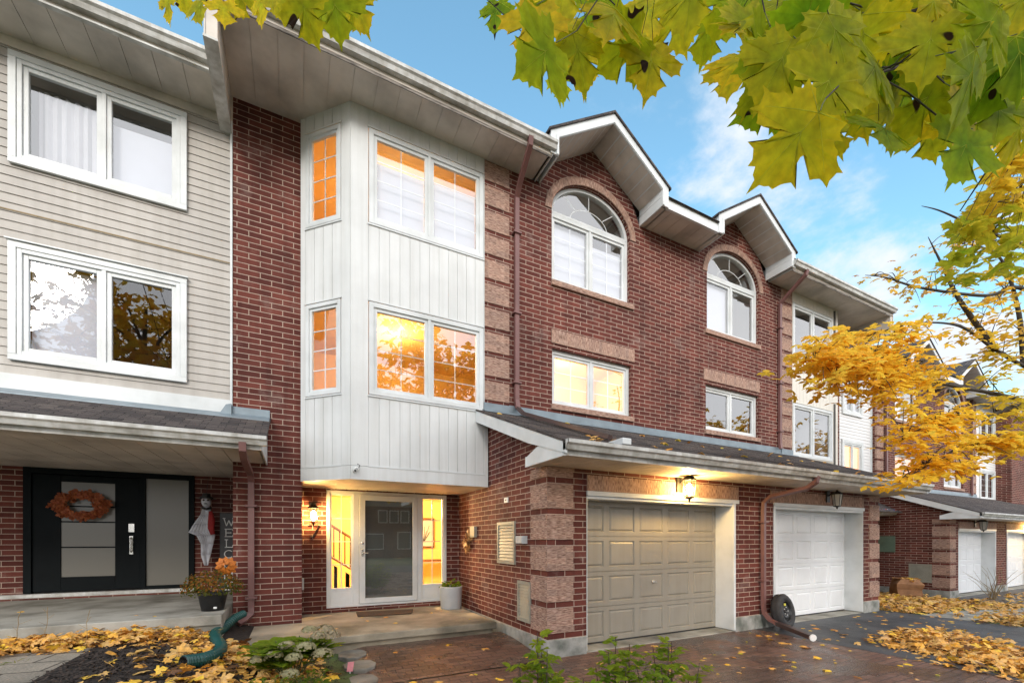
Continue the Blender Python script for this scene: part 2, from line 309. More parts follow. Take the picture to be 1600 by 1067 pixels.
# ------------------------------------------------------------------ mesh builder
XF = [lambda p: p]
class MB:
    def __init__(s): s.v = []; s.f = []; s.m = []; s.ms = []; s.c = None; s.smooth = False
    def mi(s, mat):
        if mat not in s.ms: s.ms.append(mat)
        return s.ms.index(mat)
    def poly(s, pts, mat):
        i = len(s.v); s.v += [tuple(XF[0](Vector(p))) for p in pts]; s.f.append(tuple(range(i, i+len(pts)))); s.m.append(s.mi(mat)); return s
    def box(s, x0, x1, y0, y1, z0, z1, mat):
        if x0 > x1: x0, x1 = x1, x0
        if y0 > y1: y0, y1 = y1, y0
        if z0 > z1: z0, z1 = z1, z0
        P = [(x0,y0,z0),(x1,y0,z0),(x1,y1,z0),(x0,y1,z0),(x0,y0,z1),(x1,y0,z1),(x1,y1,z1),(x0,y1,z1)]
        i = len(s.v); s.v += [tuple(XF[0](Vector(p))) for p in P]
        for f in ((0,3,2,1),(4,5,6,7),(0,1,5,4),(1,2,6,5),(2,3,7,6),(3,0,4,7)):
            s.f.append(tuple(i+k for k in f)); s.m.append(s.mi(mat))
        return s
    def prism(s, poly, axis, a, b, mat):
        # poly: list of 2D points in the plane normal to axis ('x': (y,z), 'y': (x,z), 'z': (x,y))
        def p3(q, w):
            return {'x': (w, q[0], q[1]), 'y': (q[0], w, q[1]), 'z': (q[0], q[1], w)}[axis]
        n = len(poly); i = len(s.v)
        s.v += [tuple(XF[0](Vector(p3(q, a)))) for q in poly] + [tuple(XF[0](Vector(p3(q, b)))) for q in poly]
        k = s.mi(mat)
        s.f.append(tuple(i+j for j in range(n))); s.m.append(k)
        s.f.append(tuple(i+n+j for j in reversed(range(n)))); s.m.append(k)
        for j in range(n):
            s.f.append((i+j, i+(j+1) % n, i+n+(j+1) % n, i+n+j)); s.m.append(k)
        return s
    def tube(s, pts, rad, mat, seg=8, caps=True, flat=None):
        pts = [Vector(p) for p in pts]; n = len(pts)
        rs = rad if isinstance(rad, (list, tuple)) else [rad]*n
        k = s.mi(mat); base = len(s.v); up = Vector((0, 0, 1))
        prev = None
        for j, p in enumerate(pts):
            d = (pts[min(j+1, n-1)]-pts[max(j-1, 0)]).normalized()
            if prev is None:
                a = d.cross(up if abs(d.z) < 0.95 else Vector((0, 1, 0))).normalized()
            else:
                a = (prev - d*prev.dot(d)).normalized()
            prev = a; b = d.cross(a)
            for q in range(seg):
                an = 2*math.pi*(q+0.5)/seg
                f1, f2 = (1, 1) if flat is None else flat
                s.v.append(tuple(XF[0](p + a*(math.cos(an)*rs[j]*f1) + b*(math.sin(an)*rs[j]*f2))))
        for j in range(n-1):
            for q in range(seg):
                q2 = (q+1) % seg
                s.f.append((base+j*seg+q, base+j*seg+q2, base+(j+1)*seg+q2, base+(j+1)*seg+q)); s.m.append(k)
        if caps:
            s.f.append(tuple(base+q for q in range(seg))); s.m.append(k)
            s.f.append(tuple(base+(n-1)*seg+q for q in reversed(range(seg)))); s.m.append(k)
        return s
    def lathe(s, prof, c, mat, seg=24, axis='z'):
        k = s.mi(mat); base = len(s.v); c = Vector(c)
        for (r, h) in prof:
            for q in range(seg):
                an = 2*math.pi*q/seg
                p = {'z': (math.cos(an)*r, math.sin(an)*r, h), 'y': (math.cos(an)*r, h, math.sin(an)*r), 'x': (h, math.cos(an)*r, math.sin(an)*r)}[axis]
                s.v.append(tuple(XF[0](c+Vector(p))))
        for j in range(len(prof)-1):
            for q in range(seg):
                q2 = (q+1) % seg
                s.f.append((base+j*seg+q, base+j*seg+q2, base+(j+1)*seg+q2, base+(j+1)*seg+q)); s.m.append(k)
        return s
    def ball(s, c, r, mat, seg=10, rings=6, sq=(1, 1, 1)):
        prof = [(max(1e-4, math.sin(math.pi*i/rings))*r, -math.cos(math.pi*i/rings)*r) for i in range(rings+1)]
        b = len(s.v); s.lathe(prof, (0, 0, 0), mat, seg); c = Vector(c)
        for i in range(b, len(s.v)):
            v = s.v[i]; s.v[i] = (v[0]*sq[0]+c.x, v[1]*sq[1]+c.y, v[2]*sq[2]+c.z)
        return s
    def build(s, name, parent=None, smooth=False, bevel=0, recalc=True):
        if not s.f: return None
        me = bpy.data.meshes.new(name)
        off = parent_loc(parent)
        me.from_pydata([(v[0]-off[0], v[1]-off[1], v[2]-off[2]) for v in s.v], [], s.f)
        for m in s.ms: me.materials.append(MATS[m])
        me.polygons.foreach_set('material_index', s.m)
        me.update()
        if recalc:
            import bmesh
            bm = bmesh.new(); bm.from_mesh(me); bmesh.ops.recalc_face_normals(bm, faces=bm.faces); bm.to_mesh(me); bm.free()
        uvl = me.uv_layers.new(name='UVMap'); data = [0.0]*(2*len(me.loops))
        for p in me.polygons:
            n = p.normal; a = (abs(n.x), abs(n.y), abs(n.z))
            for li in p.loop_indices:
                co = me.vertices[me.loops[li].vertex_index].co; X, Y, Z = co.x+off[0], co.y+off[1], co.z+off[2]
                if a[2] > 0.8: u, v = X, Y
                elif a[2] > 0.2 and a[1] > 0.2: u, v = X, Y/max(a[2], 0.1)
                elif a[2] > 0.2 and a[0] > 0.2: u, v = Y, X/max(a[2], 0.1)
                elif a[1] >= 0.9: u, v = X, Z
                elif a[0] >= 0.9: u, v = Y, Z
                else: u, v = (X*n.y-Y*n.x), Z
                data[2*li] = u; data[2*li+1] = v
        uvl.data.foreach_set('uv', data)
        if s.c is not None:
            ca = me.color_attributes.new('Col', 'FLOAT_COLOR', 'POINT')
            fl = []
            for c in s.c: fl += [c[0], c[1], c[2], 1.0]
            ca.data.foreach_set('color', fl)
        if smooth: me.polygons.foreach_set('use_smooth', [True]*len(me.polygons))
        ob = bpy.data.objects.new(name, me); COL.objects.link(ob)
        if parent: ob.parent = parent
        if bevel:
            bv = ob.modifiers.new('bevel', 'BEVEL'); bv.width = bevel; bv.segments = 2; bv.limit_method = 'ANGLE'; bv.angle_limit = R(40)
        return ob
def parent_loc(p):
    o = Vector((0, 0, 0))
    while p: o += p.location; p = p.parent
    return o
def thing(name, loc, label, cat, group=None):
    o = bpy.data.objects.new(name, None); COL.objects.link(o); o.empty_display_size = 0.2
    o.location = XF[0](Vector(loc)); o['label'] = label; o['category'] = cat
    if group: o['group'] = group
    return o
def tag(o, label, cat, group=None, kind=None):
    o['label'] = label; o['category'] = cat
    if group: o['group'] = group
    if kind: o['kind'] = kind
    return o
def struct(o, label=None, cat=None):
    o['kind'] = 'structure'
    if label: o['label'] = label; o['category'] = cat
    return o
# ------------------------------------------------------------------ wall with openings
def wall(mb, y, x0, x1, zb, zt, holes, mat, depth=0.12, extra=(), reveal_mat=None):
    """front face at y; zb, zt: numbers or functions of x; holes: dict(x0,x1,z0,z1) or z1 a function (arch)"""
    fz = lambda f, x: f(x) if callable(f) else f
    xs = {x0, x1, *extra}
    for h in holes:
        xs |= {h['x0'], h['x1']}
        if callable(h['z1']):
            n = 24
            xs |= {h['x0'] + (h['x1']-h['x0'])*(0.5-0.5*math.cos(math.pi*i/n)) for i in range(n+1)}
    xs = sorted(x for x in xs if x0-1e-6 <= x <= x1+1e-6)
    for a, b in zip(xs, xs[1:]):
        if b-a < 1e-5: continue
        m = (a+b)/2
        hs = sorted([h for h in holes if h['x0'] <= m <= h['x1']], key=lambda h: h['z0'])
        lo = zb
        for h in hs:
            mb.poly([(a, y, fz(lo, a)), (b, y, fz(lo, b)), (b, y, fz(h['z0'], b)), (a, y, fz(h['z0'], a))], mat)
            lo = h['z1']
            mb.poly([(a, y, fz(lo, a)), (b, y, fz(lo, b)), (b, y+depth, fz(lo, b)), (a, y+depth, fz(lo, a))], reveal_mat or mat)
            if not h.get('open'): mb.poly([(a, y, h['z0']), (b, y, h['z0']), (b, y+depth, h['z0']), (a, y+depth, h['z0'])], reveal_mat or mat)
        mb.poly([(a, y, fz(lo, a)), (b, y, fz(lo, b)), (b, y, fz(zt, b)), (a, y, fz(zt, a))], mat)
    for h in holes:
        for x in (h['x0'], h['x1']):
            mb.poly([(x, y, h['z0']), (x, y+depth, h['z0']), (x, y+depth, fz(h['z1'], x)), (x, y, fz(h['z1'], x))], reveal_mat or mat)
def quoins(mb, x0, x1, y, z0, z1, start=0, ylen=None, side=None, skip_first=0):
    """alternating four rough courses and one smooth course; optional side face strip (corner)"""
    c = 0.0889; z = z0
    k = start
    while z < z1-0.02:
        zz = min(z+c*4, z1)
        mb.box(x0, x1, y-0.014, y+0.05 if ylen is None else y+ylen, z+0.006, zz-0.006, 'rough_brick')
        z = zz+c
def siding(mb, y, x0, x1, z0, z1, holes, mat='siding', pitch=0.118, out=0.016):
    z = z0
    while z < z1-0.01:
        zz = min(z+pitch, z1)
        segs = [(x0, x1)]
        for h in holes:
            if h['z0'] < zz-0.02 and h['z1'] > z+0.02:
                ns = []
                for a, b in segs:
                    if h['x1'] <= a or h['x0'] >= b: ns.append((a, b)); continue
                    if h['x0'] > a: ns.append((a, h['x0']))
                    if h['x1'] < b: ns.append((h['x1'], b))
                segs = ns
        for a, b in segs:
            mb.poly([(a, y-out, z), (b, y-out, z), (b, y-0.003, zz), (a, y-0.003, zz)], mat)
            mb.poly([(a, y-out, z), (b, y-out, z), (b, y-0.001, z+0.001), (a, y-0.001, z+0.001)], mat)
        z = zz
def planks_flat(mb, x0, x1, y0, y1, z, mat, pitch=0.2, along='y', gap=0.008, th=0.012):
    """soffit panels on the underside: panels run along y (towards the wall) or along x; underside at z"""
    mb.box(x0, x1, y0, y1, z+th, z+th+0.02, mat)
    if along == 'y':
        n = max(1, round((x1-x0)/pitch)); p = (x1-x0)/n
        for i in range(n): mb.box(x0+i*p+gap/2, x0+(i+1)*p-gap/2, y0+0.002, y1-0.002, z, z+th+0.001, mat)
    else:
        n = max(1, round((y1-y0)/pitch)); p = (y1-y0)/n
        for i in range(n): mb.box(x0+0.002, x1-0.002, y0+i*p+gap/2, y0+(i+1)*p-gap/2, z, z+th+0.001, mat)
def battens(mb, x0, x1, y, z0, z1, mat, pitch=0.17, gap=0.008, th=0.012):
    mb.box(x0, x1, y, y+0.03, z0, z1, mat)
    n = max(1, round((x1-x0)/pitch)); p = (x1-x0)/n
    for i in range(n): mb.box(x0+i*p+gap/2, x0+(i+1)*p-gap/2, y-th, y+0.001, z0, z1, mat)
# ------------------------------------------------------------------ windows
def window(par, y, x0, x1, z0, z1, nsash=2, grid=None, room='room_dark', shade=None, curtain=False, fw=0.075, sw=0.055,
           glassm='glass', label=None, arch=0, depth=1.6, framemat='white_paint', light=None, proud=0.0, sub=True, casing=0.0):
    """opening x0..x1, z0..z1; front of frame at y-proud"""
    f = MB(); yf = y-proud; D = 0.09
    zs = z1-arch
    f.box(x0, x0+fw, yf, yf+D, z0, zs, framemat); f.box(x1-fw, x1, yf, yf+D, z0, zs, framemat)
    f.box(x0+fw, x1-fw, yf, yf+D, z0, z0+fw, framemat); f.box(x0+fw, x1-fw, yf, yf+D, zs-fw, zs, framemat)
    if casing:
        f.box(x0-casing, x1+casing, yf-0.012, yf+0.03, z1+0.002, z1+casing, framemat); f.box(x0-casing, x1+casing, yf-0.012, yf+0.03, z0-casing, z0-0.002, framemat)
        f.box(x0-casing, x0-0.002, yf-0.012, yf+0.03, z0-0.002, z1+0.002, framemat); f.box(x1+0.002, x1+casing, yf-0.012, yf+0.03, z0-0.002, z1+0.002, framemat)
    iw = (x1-x0-2*fw); pitch = iw/nsash; mull = 0.05
    panes = []
    for i in range(nsash):
        a = x0+fw+i*pitch + (mull/2 if i else 0); b = x0+fw+(i+1)*pitch - (mull/2 if i < nsash-1 else 0)
        if i: f.box(a-mull, a, yf+0.004, yf+D, z0+fw, zs-fw, framemat)
        ys = yf+0.025
        f.box(a, a+sw, ys, ys+0.05, z0+fw, zs-fw, framemat); f.box(b-sw, b, ys, ys+0.05, z0+fw, zs-fw, framemat)
        f.box(a+sw, b-sw, ys, ys+0.05, z0+fw, z0+fw+sw, framemat); f.box(a+sw, b-sw, ys, ys+0.05, zs-fw-sw, zs-fw, framemat)
        panes.append((a+sw, b-sw, z0+fw+sw, zs-fw-sw))
    cx = (x0+x1)/2; rx = (x1-x0)/2
    if arch:
        n = 28; pts = [(cx-rx*math.cos(math.pi*i/n), zs+arch*math.sin(math.pi*i/n)) for i in range(n+1)]
        q = [(cx-(rx-fw)*math.cos(math.pi*i/n), zs+0.01+(arch-fw)*math.sin(math.pi*i/n)) for i in range(n+1)]
        for i in range(n):
            f.prism([pts[i], pts[i+1], q[i+1], q[i]], 'y', yf, yf+D, framemat)
        f.box(x0+fw*0.9, x1-fw*0.9, yf+0.002, yf+D-0.002, zs+0.003, zs+0.05, framemat)
    fo = f.build('window', par, bevel=0.004)
    if label: fo['label'] = label
    g = MB()
    for (a, b, c, d) in panes: g.poly([(a-0.01, yf+0.055, c-0.01), (b+0.01, yf+0.055, c-0.01), (b+0.01, yf+0.055, d+0.01), (a-0.01, yf+0.055, d+0.01)], glassm)
    if arch:
        g.poly([(cx-(rx-fw*0.8)*math.cos(math.pi*i/24), yf+0.055, zs+0.03+(arch-fw*0.8)*math.sin(math.pi*i/24)) for i in range(25)], glassm)
    g.build('pane', fo)
    if grid:
        gr = MB(); c_, r_ = grid
        for (a, b, c, d) in panes:
            for i in range(1, c_): x = a+(b-a)*i/c_; gr.box(x-0.008, x+0.008, yf+0.058, yf+0.066, c, d, framemat)
            for i in range(1, r_): z = c+(d-c)*i/r_; gr.box(a, b, yf+0.0585, yf+0.0655, z-0.008, z+0.008, framemat)
        if arch:
            z0a = zs+0.05
            for an in (45, 90, 135):
                p1 = (cx+math.cos(R(an))*rx*0.48, z0a+math.sin(R(an))*arch*0.42); p2 = (cx+math.cos(R(an))*rx*0.96, z0a+math.sin(R(an))*(arch-0.07))
                gr.tube([(p1[0], yf+0.062, p1[1]), (p2[0], yf+0.062, p2[1])], 0.011, framemat, 4)
            gr.tube([(cx+math.cos(math.pi*i/16)*rx*0.48, yf+0.062, z0a+math.sin(math.pi*i/16)*arch*0.42) for i in range(17)], 0.011, framemat, 4)
        gr.build('grille', fo)
    zt = z1
    if shade is not None:
        s_ = MB()
        for k, (a, b, c, d) in enumerate(panes):
            fr = shade[k] if isinstance(shade, (list, tuple)) else shade
            # fr = (top fraction, bottom fraction) covered
            t0, t1 = fr
            if t1-t0 <= 0: continue
            s_.box(a-0.02, b+0.02, y+0.13, y+0.135, c+(d-c)*t0, c+(d-c)*t1, 'shade_cloth')
        if arch and any((fr[1] > 0.99) for fr in (shade if isinstance(shade, (list, tuple)) and isinstance(shade[0], (list, tuple)) else [shade])):
            pass
        s_.build('blind', fo)
    if curtain:
        cu = MB()
        for (xa, xb) in curtain:
            n = 22; P = []
            for i in range(n+1):
                x = xa+(xb-xa)*i/n; P.append((x, y+0.22+0.025*math.sin(i*1.9)))
            for i in range(n):
                cu.poly([(P[i][0], P[i][1], z0), (P[i+1][0], P[i+1][1], z0), (P[i+1][0], P[i+1][1], z1-0.15), (P[i][0], P[i][1], z1-0.15)], 'curtain')
        cu.build('curtain', fo, smooth=True, recalc=False)
    if room:
        rm = MB(); m = 0.35; yb = y+depth
        X0, X1, Z0, Z1 = x0-m, x1+m, z0-0.5, z1+0.25
        rm.poly([(X0, yb, Z0), (X1, yb, Z0), (X1, yb, Z1), (X0, yb, Z1)], room)
        rm.poly([(X0, y+0.1, Z0), (X0, yb, Z0), (X0, yb, Z1), (X0, y+0.1, Z1)], room)
        rm.poly([(X1, y+0.1, Z0), (X1, yb, Z0), (X1, yb, Z1), (X1, y+0.1, Z1)], room)
        rm.poly([(X0, y+0.1, Z0), (X1, y+0.1, Z0), (X1, yb, Z0), (X0, yb, Z0)], 'wood_rail')
        rm.poly([(X0, y+0.1, Z1), (X1, y+0.1, Z1), (X1, yb, Z1), (X0, yb, Z1)], room)
        # keep outdoor light from leaking round the opening
        for (a, b, c, d) in ((X0, x0+0.01, Z0, Z1), (x1-0.01, X1, Z0, Z1), (x0+0.01, x1-0.01, Z0, z0+0.01), (x0+0.01, x1-0.01, z1-0.005, Z1)):
            rm.poly([(a, y+0.1, c), (b, y+0.1, c), (b, y+0.1, d), (a, y+0.1, d)], room)
        rm.build('room', fo, recalc=False)
    if light:
        ld = bpy.data.lights.new('room_lamp', 'POINT'); ld.energy = light[0]; ld.color = (1, 0.60, 0.26); ld.shadow_soft_size = 0.12
        lo = bpy.data.objects.new('room_lamp', ld); COL.objects.link(lo); lo.location = XF[0](Vector(light[1]))
    return fo
def gutter(mb, x0, x1, y, z, mat='gutter_paint', h=0.12, w=0.12):
    """K-style gutter along x; back at y, front towards -y; bottom z"""
    prof = [(y, z), (y-w*0.62, z), (y-w*0.78, z+h*0.45), (y-w, z+h*0.62), (y-w, z+h), (y-w+0.014, z+h), (y-w+0.014, z+h-0.012), (y-w+0.004, z+h*0.66), (y-w*0.72, z+h*0.45+0.01), (y-w*0.58, z+0.006), (y-0.006, z+0.006), (y-0.006, z+h), (y, z+h)]
    mb.prism(prof, 'x', x0, x1, mat)
    for x in (x0, x1-0.004 if x1 > x0 else x1+0.004):
        mb.prism([(y, z), (y-w*0.62, z), (y-w*0.78, z+h*0.45), (y-w, z+h*0.62), (y-w, z+h), (y, z+h)], 'x', x, x+0.004, mat)
def slope_roof(mb, x0, x1, ya, za, yb, zb, mat='shingle', th=0.03):
    """shingled slope from eave (ya,za) up to (yb,zb) with stepped courses"""
    n = max(2, int(math.hypot(yb-ya, zb-za)/0.125)); rnd = random.Random(5)
    for i in range(n):
        y0 = ya+(yb-ya)*i/n; y1 = ya+(yb-ya)*(i+1)/n; z0_ = za+(zb-za)*i/n; z1_ = za+(zb-za)*(i+1)/n
        mb.poly([(x0, y0, z0_+th), (x1, y0, z0_+th), (x1, y1, z1_+th-0.008), (x0, y1, z1_+th-0.008)], mat)
        mb.poly([(x0, y0, z0_+th-0.01), (x1, y0, z0_+th-0.01), (x1, y0, z0_+th), (x0, y0, z0_+th)], mat)
    mb.poly([(x0, ya, za), (x1, ya, za), (x1, yb, zb), (x0, yb, zb)], mat)
    mb.poly([(x0, ya, za), (x0, ya, za+th), (x0, yb, zb+th), (x0, yb, zb)], mat)
    mb.poly([(x1, ya, za), (x1, ya, za+th), (x1, yb, zb+th), (x1, yb, zb)], mat)
def downspout(mb, pts, mat='downspout_brown', r=0.05):
    mb.tube(pts, r*1.2, mat, 4, True, flat=(1.0, 0.75))
# ------------------------------------------------------------------ ground
def sstep(x):
    x = max(0.0, min(1.0, x)); return x*x*(3-2*x)
def gz(x, y, walk=True):
    left = sstep((0.9-x)/2.6)
    h = 0.50*left*(1.0-0.18*sstep((5.5-y)/4.0))
    right = -0.33*sstep((x-12.2)/8.0)
    if walk and 0.6 < x < 3.3: h += 0.10*sstep((y-5.15)/1.3)*sstep((x-0.6)/0.2)
    if y < -4: 
        k = sstep((-y-4)/6); return (h+right)*(1-k) - 0.35*k
    return h+right
def ground_sheet(name, x0, x1, y0, y1, dz, mat, nx, ny, inside=None, warp=0.0):
    mb = MB(); vi = {}
    def P(i, j):
        x = x0+(x1-x0)*i/nx; y = y0+(y1-y0)*j/ny
        return (x, y, gz(x, y, name != 'ground')+dz)
    for i in range(nx):
        for j in range(ny):
            cx = x0+(x1-x0)*(i+.5)/nx; cy = y0+(y1-y0)*(j+.5)/ny
            if inside and not inside(cx, cy): continue
            mb.poly([P(i, j), P(i+1, j), P(i+1, j+1), P(i, j+1)], mat)
    return struct(mb.build(name, recalc=False))
ground_sheet('ground', -60, 120, -60, 8.9, -0.012, 'lawn', 180, 69)
g2 = MB(); g2.poly([(-900, -900, -0.6), (900, -900, -0.6), (900, 900, -0.6), (-900, 900, -0.6)], 'lawn'); struct(g2.build('far_ground'))
# ------------------------------------------------------------------ house pieces
SOF = 8.60
def coach_lamp(par, x, y, z, lit, s=1.0, up=True):
    f = MB()
    f.box(x-0.05*s, x+0.05*s, y-0.025, y, z-0.02*s, z+0.22*s, 'black_metal')          # back plate
    f.tube([(x, y-0.02, z+0.10*s), (x, y-0.10*s, z+0.16*s), (x, y-0.16*s, z+0.17*s)], 0.013*s, 'black_metal', 6)
    c = (x, y-0.17*s, z)
    f.lathe([(0.001, 0.235*s), (0.012*s, 0.21*s), (0.02*s, 0.185*s), (0.05*s, 0.165*s), (0.095*s, 0.125*s), (0.1*s, 0.115*s), (0.02*s, 0.118*s)], c, 'black_metal', 6)
    f.lathe([(0.02*s, -0.125*s), (0.055*s, -0.115*s), (0.06*s, -0.10*s), (0.03*s, -0.10*s)], c, 'black_metal', 6)
    f.lathe([(0.001, -0.165*s), (0.012*s, -0.15*s), (0.02*s, -0.125*s)], c, 'black_metal', 6)
    for k in range(6):
        an = math.pi*k/3; a2 = (c[0]+math.cos(an)*0.058*s, c[1]+math.sin(an)*0.058*s, c[2]-0.105*s); b2 = (c[0]+math.cos(an)*0.088*s, c[1]+math.sin(an)*0.088*s, c[2]+0.118*s)
        f.tube([a2, b2], 0.005*s, 'black_metal', 4)
    fo = f.build('wall_lamp', par)
    g = MB(); g.lathe([(0.053*s, -0.10*s), (0.082*s, 0.115*s)], c, 'glass_clear' if lit else 'lamp_glass', 6); g.build('lamp_glass', fo)
    b = MB(); b.lathe([(0.004, -0.075*s), (0.03*s, -0.05*s), (0.036*s, 0.0), (0.03*s, 0.055*s), (0.004, 0.075*s)], c, 'lamp_glow' if lit else 'bulb_off', 10); b.build('bulb', fo, smooth=True)
    return fo
def garage_door(par, x0, x1, y, z0, z1, mat, ncol=5, nrow=4, handle=True):
    d = MB(); rh = (z1-z0)/nrow; cw = (x1-x0)/ncol
    for r in range(nrow):
        a = z0+r*rh; b = a+rh
        d.box(x0, x1, y+0.02, y+0.05, a, b, mat)
        ins = 0.065; m = 0.075; zl = a+m; zh = b-m
        # face of the section with stamped panels (bevelled recess and raised field)
        d.box(x0, x1, y, y+0.021, a+0.004, zl, mat); d.box(x0, x1, y, y+0.021, zh, b-0.004, mat)
        for c in range(ncol):
            xa = x0+c*cw; xb = xa+cw; pl, pr = xa+m*0.75, xb-m*0.75
            d.box(xa, pl, y, y+0.021, zl, zh, mat); d.box(pr, xb, y, y+0.021, zl, zh, mat)
            o = [(pl, zl), (pr, zl), (pr, zh), (pl, zh)]; t = 0.045
            i1 = [(pl+t*0.35, zl+t*0.35), (pr-t*0.35, zl+t*0.35), (pr-t*0.35, zh-t*0.35), (pl+t*0.35, zh-t*0.35)]
            i2 = [(pl+t, zl+t), (pr-t, zl+t), (pr-t, zh-t), (pl+t, zh-t)]
            for k in range(4):
                k2 = (k+1) % 4
                d.poly([(o[k][0], y, o[k][1]), (o[k2][0], y, o[k2][1]), (i1[k2][0], y+0.018, i1[k2][1]), (i1[k][0], y+0.018, i1[k][1])], mat)
                d.poly([(i1[k][0], y+0.018, i1[k][1]), (i1[k2][0], y+0.018, i1[k2][1]), (i2[k2][0], y+0.001, i2[k2][1]), (i2[k][0], y+0.001, i2[k][1])], mat)
            d.poly([(q[0], y+0.001, q[1]) for q in i2], mat)
    d.box(x0, x1, y-0.004, y+0.05, z0-0.02, z0, 'black_plastic')
    do = d.build('garage_door', par, recalc=True)
    if handle:
        h = MB(); hx = (x0+x1)/2+0.03; hz_ = z0+rh*1.62
        h.lathe([(0.028, 0), (0.028, -0.012), (0.012, -0.016), (0.012, -0.04), (0.001, -0.042)], (hx, y, hz_), 'chrome', 12, 'y'); h.box(hx-0.05, hx+0.05, y-0.05, y-0.038, hz_-0.009, hz_+0.009, 'chrome')
        h.build('door_handle', do)
    return do
def garage_wing(house, door='beige_door', lamp=None, lamp_x=5.75, lamp_s=1.0, side=True, right_edge=7.76, handle=True, ground=0.0):
    G = 5.21; zg = 0.26; b = MB()
    def rz(y): return 2.86+(y-4.42)*0.396
    wall(b, G, 3.19, right_edge, zg, 2.74, [dict(x0=3.87, x1=7.17, z0=zg, z1=2.40, open=1)], 'brick', 0.4)
    if side:
        b.poly([(3.19, G, zg), (3.19, 8.85, zg), (3.19, 8.85, rz(7.25)+0.05), (3.19, 7.25, rz(7.25)-0.03), (3.19, G, rz(G)-0.03)], 'brick')
    b.build('brick_wall', house, recalc=False)
    q = MB(); z = zg+0.0889; c = 0.0889
    while z < 2.70:
        zz = min(z+4*c, 2.72)
        q.box(3.172, 3.62, G-0.016, G+0.03, z+0.005, zz-0.005, 'rough_brick'); q.box(3.172, 3.22, G+0.03, 5.66, z+0.0055, zz-0.0055, 'rough_brick')
        z = zz+c
    q.build('quoin', house)
    l = MB(); l.box(3.87, 7.28, G-0.016, G+0.02, 2.41, 2.64, 'rough_brick_upright'); l.build('lintel', house)
    fo = MB(); g0 = -0.4
    fo.box(3.175, 3.865, G-0.02, G+0.45, g0, zg, 'footing'); fo.box(7.20, right_edge, G-0.02, G+0.45, g0, zg, 'footing')
    fo.box(3.178, 3.3, G+0.45, 8.9, g0, zg-0.002, 'footing'); fo.box(3.865, 7.20, G+0.02, G+0.5, g0, 0.018, 'concrete')
    fo.build('foundation', house, bevel=0.01)
    j = MB()
    j.box(7.145, 7.20, G-0.018, G+0.05, 0.03, 2.36, 'white_paint'); j.box(7.15, 7.18, G+0.05, 5.62, 0.03, 2.34, 'white_paint')
    j.box(3.86, 3.885, G+0.0, 5.62, 0.03, 2.34, 'white_paint')
    j.box(3.865, 7.28 if lamp else 7.20, G-0.03, G+0.07, 2.335, 2.405, 'white_paint'); j.box(3.885, 7.15, G+0.06, 5.62, 2.30, 2.345, 'white_paint')
    j.box(3.885, 7.15, G+0.005, G+0.06, 2.29, 2.335, 'white_paint')
    j.build('door_frame', house, bevel=0.004)
    garage_door(house, 3.887, 7.148, 5.58, 0.04, 2.30, door, handle=handle)
    # roof over the garage
    r = MB(); slope_roof(r, 2.92, right_edge, 4.36, 2.86, 7.25, 2.86+2.89*0.396); r.build('garage_roof', house, recalc=False)
    s_ = MB(); planks_flat(s_, 2.96, right_edge, 4.44, G, 2.72, 'soffit', 0.16); planks_flat(s_, 2.96, 3.172, G+0.003, 5.36, 2.72, 'soffit', 0.11); s_.build('garage_soffit', house)
    f = MB()
    f.box(2.96, right_edge, 4.415, 4.44, 2.715, 2.88, 'gutter_paint')
    # barge board and boxed return on the open side
    e = lambda y: 2.86+(y-4.36)*0.396
    f.prism([(4.36, e(4.36)-0.005), (7.40, e(7.40)-0.005), (7.40, e(7.40)-0.20), (5.30, e(5.30)-0.20), (4.36, e(4.36)-0.13)], 'x', 2.925, 2.955, 'white_paint')
    f.prism([(4.44, 2.715), (5.38, 2.715), (5.38, 2.84), (5.05, 2.94), (4.44, 2.87)], 'x', 2.935, 2.975, 'white_paint')
    f.box(2.93, 3.17, 5.36, 5.385, 2.715, 2.85, 'white_paint')
    f.box(2.925, 2.965, 4.40, 5.38, 2.705, 2.735, 'white_paint')
    f.build('fascia', house, recalc=True)
    g = MB(); gutter(g, 2.925, right_edge, 4.415, 2.775); g.build('gutter', house)
    if lamp is not None: coach_lamp(house, lamp_x, G-0.02, 2.50, lamp, lamp_s)
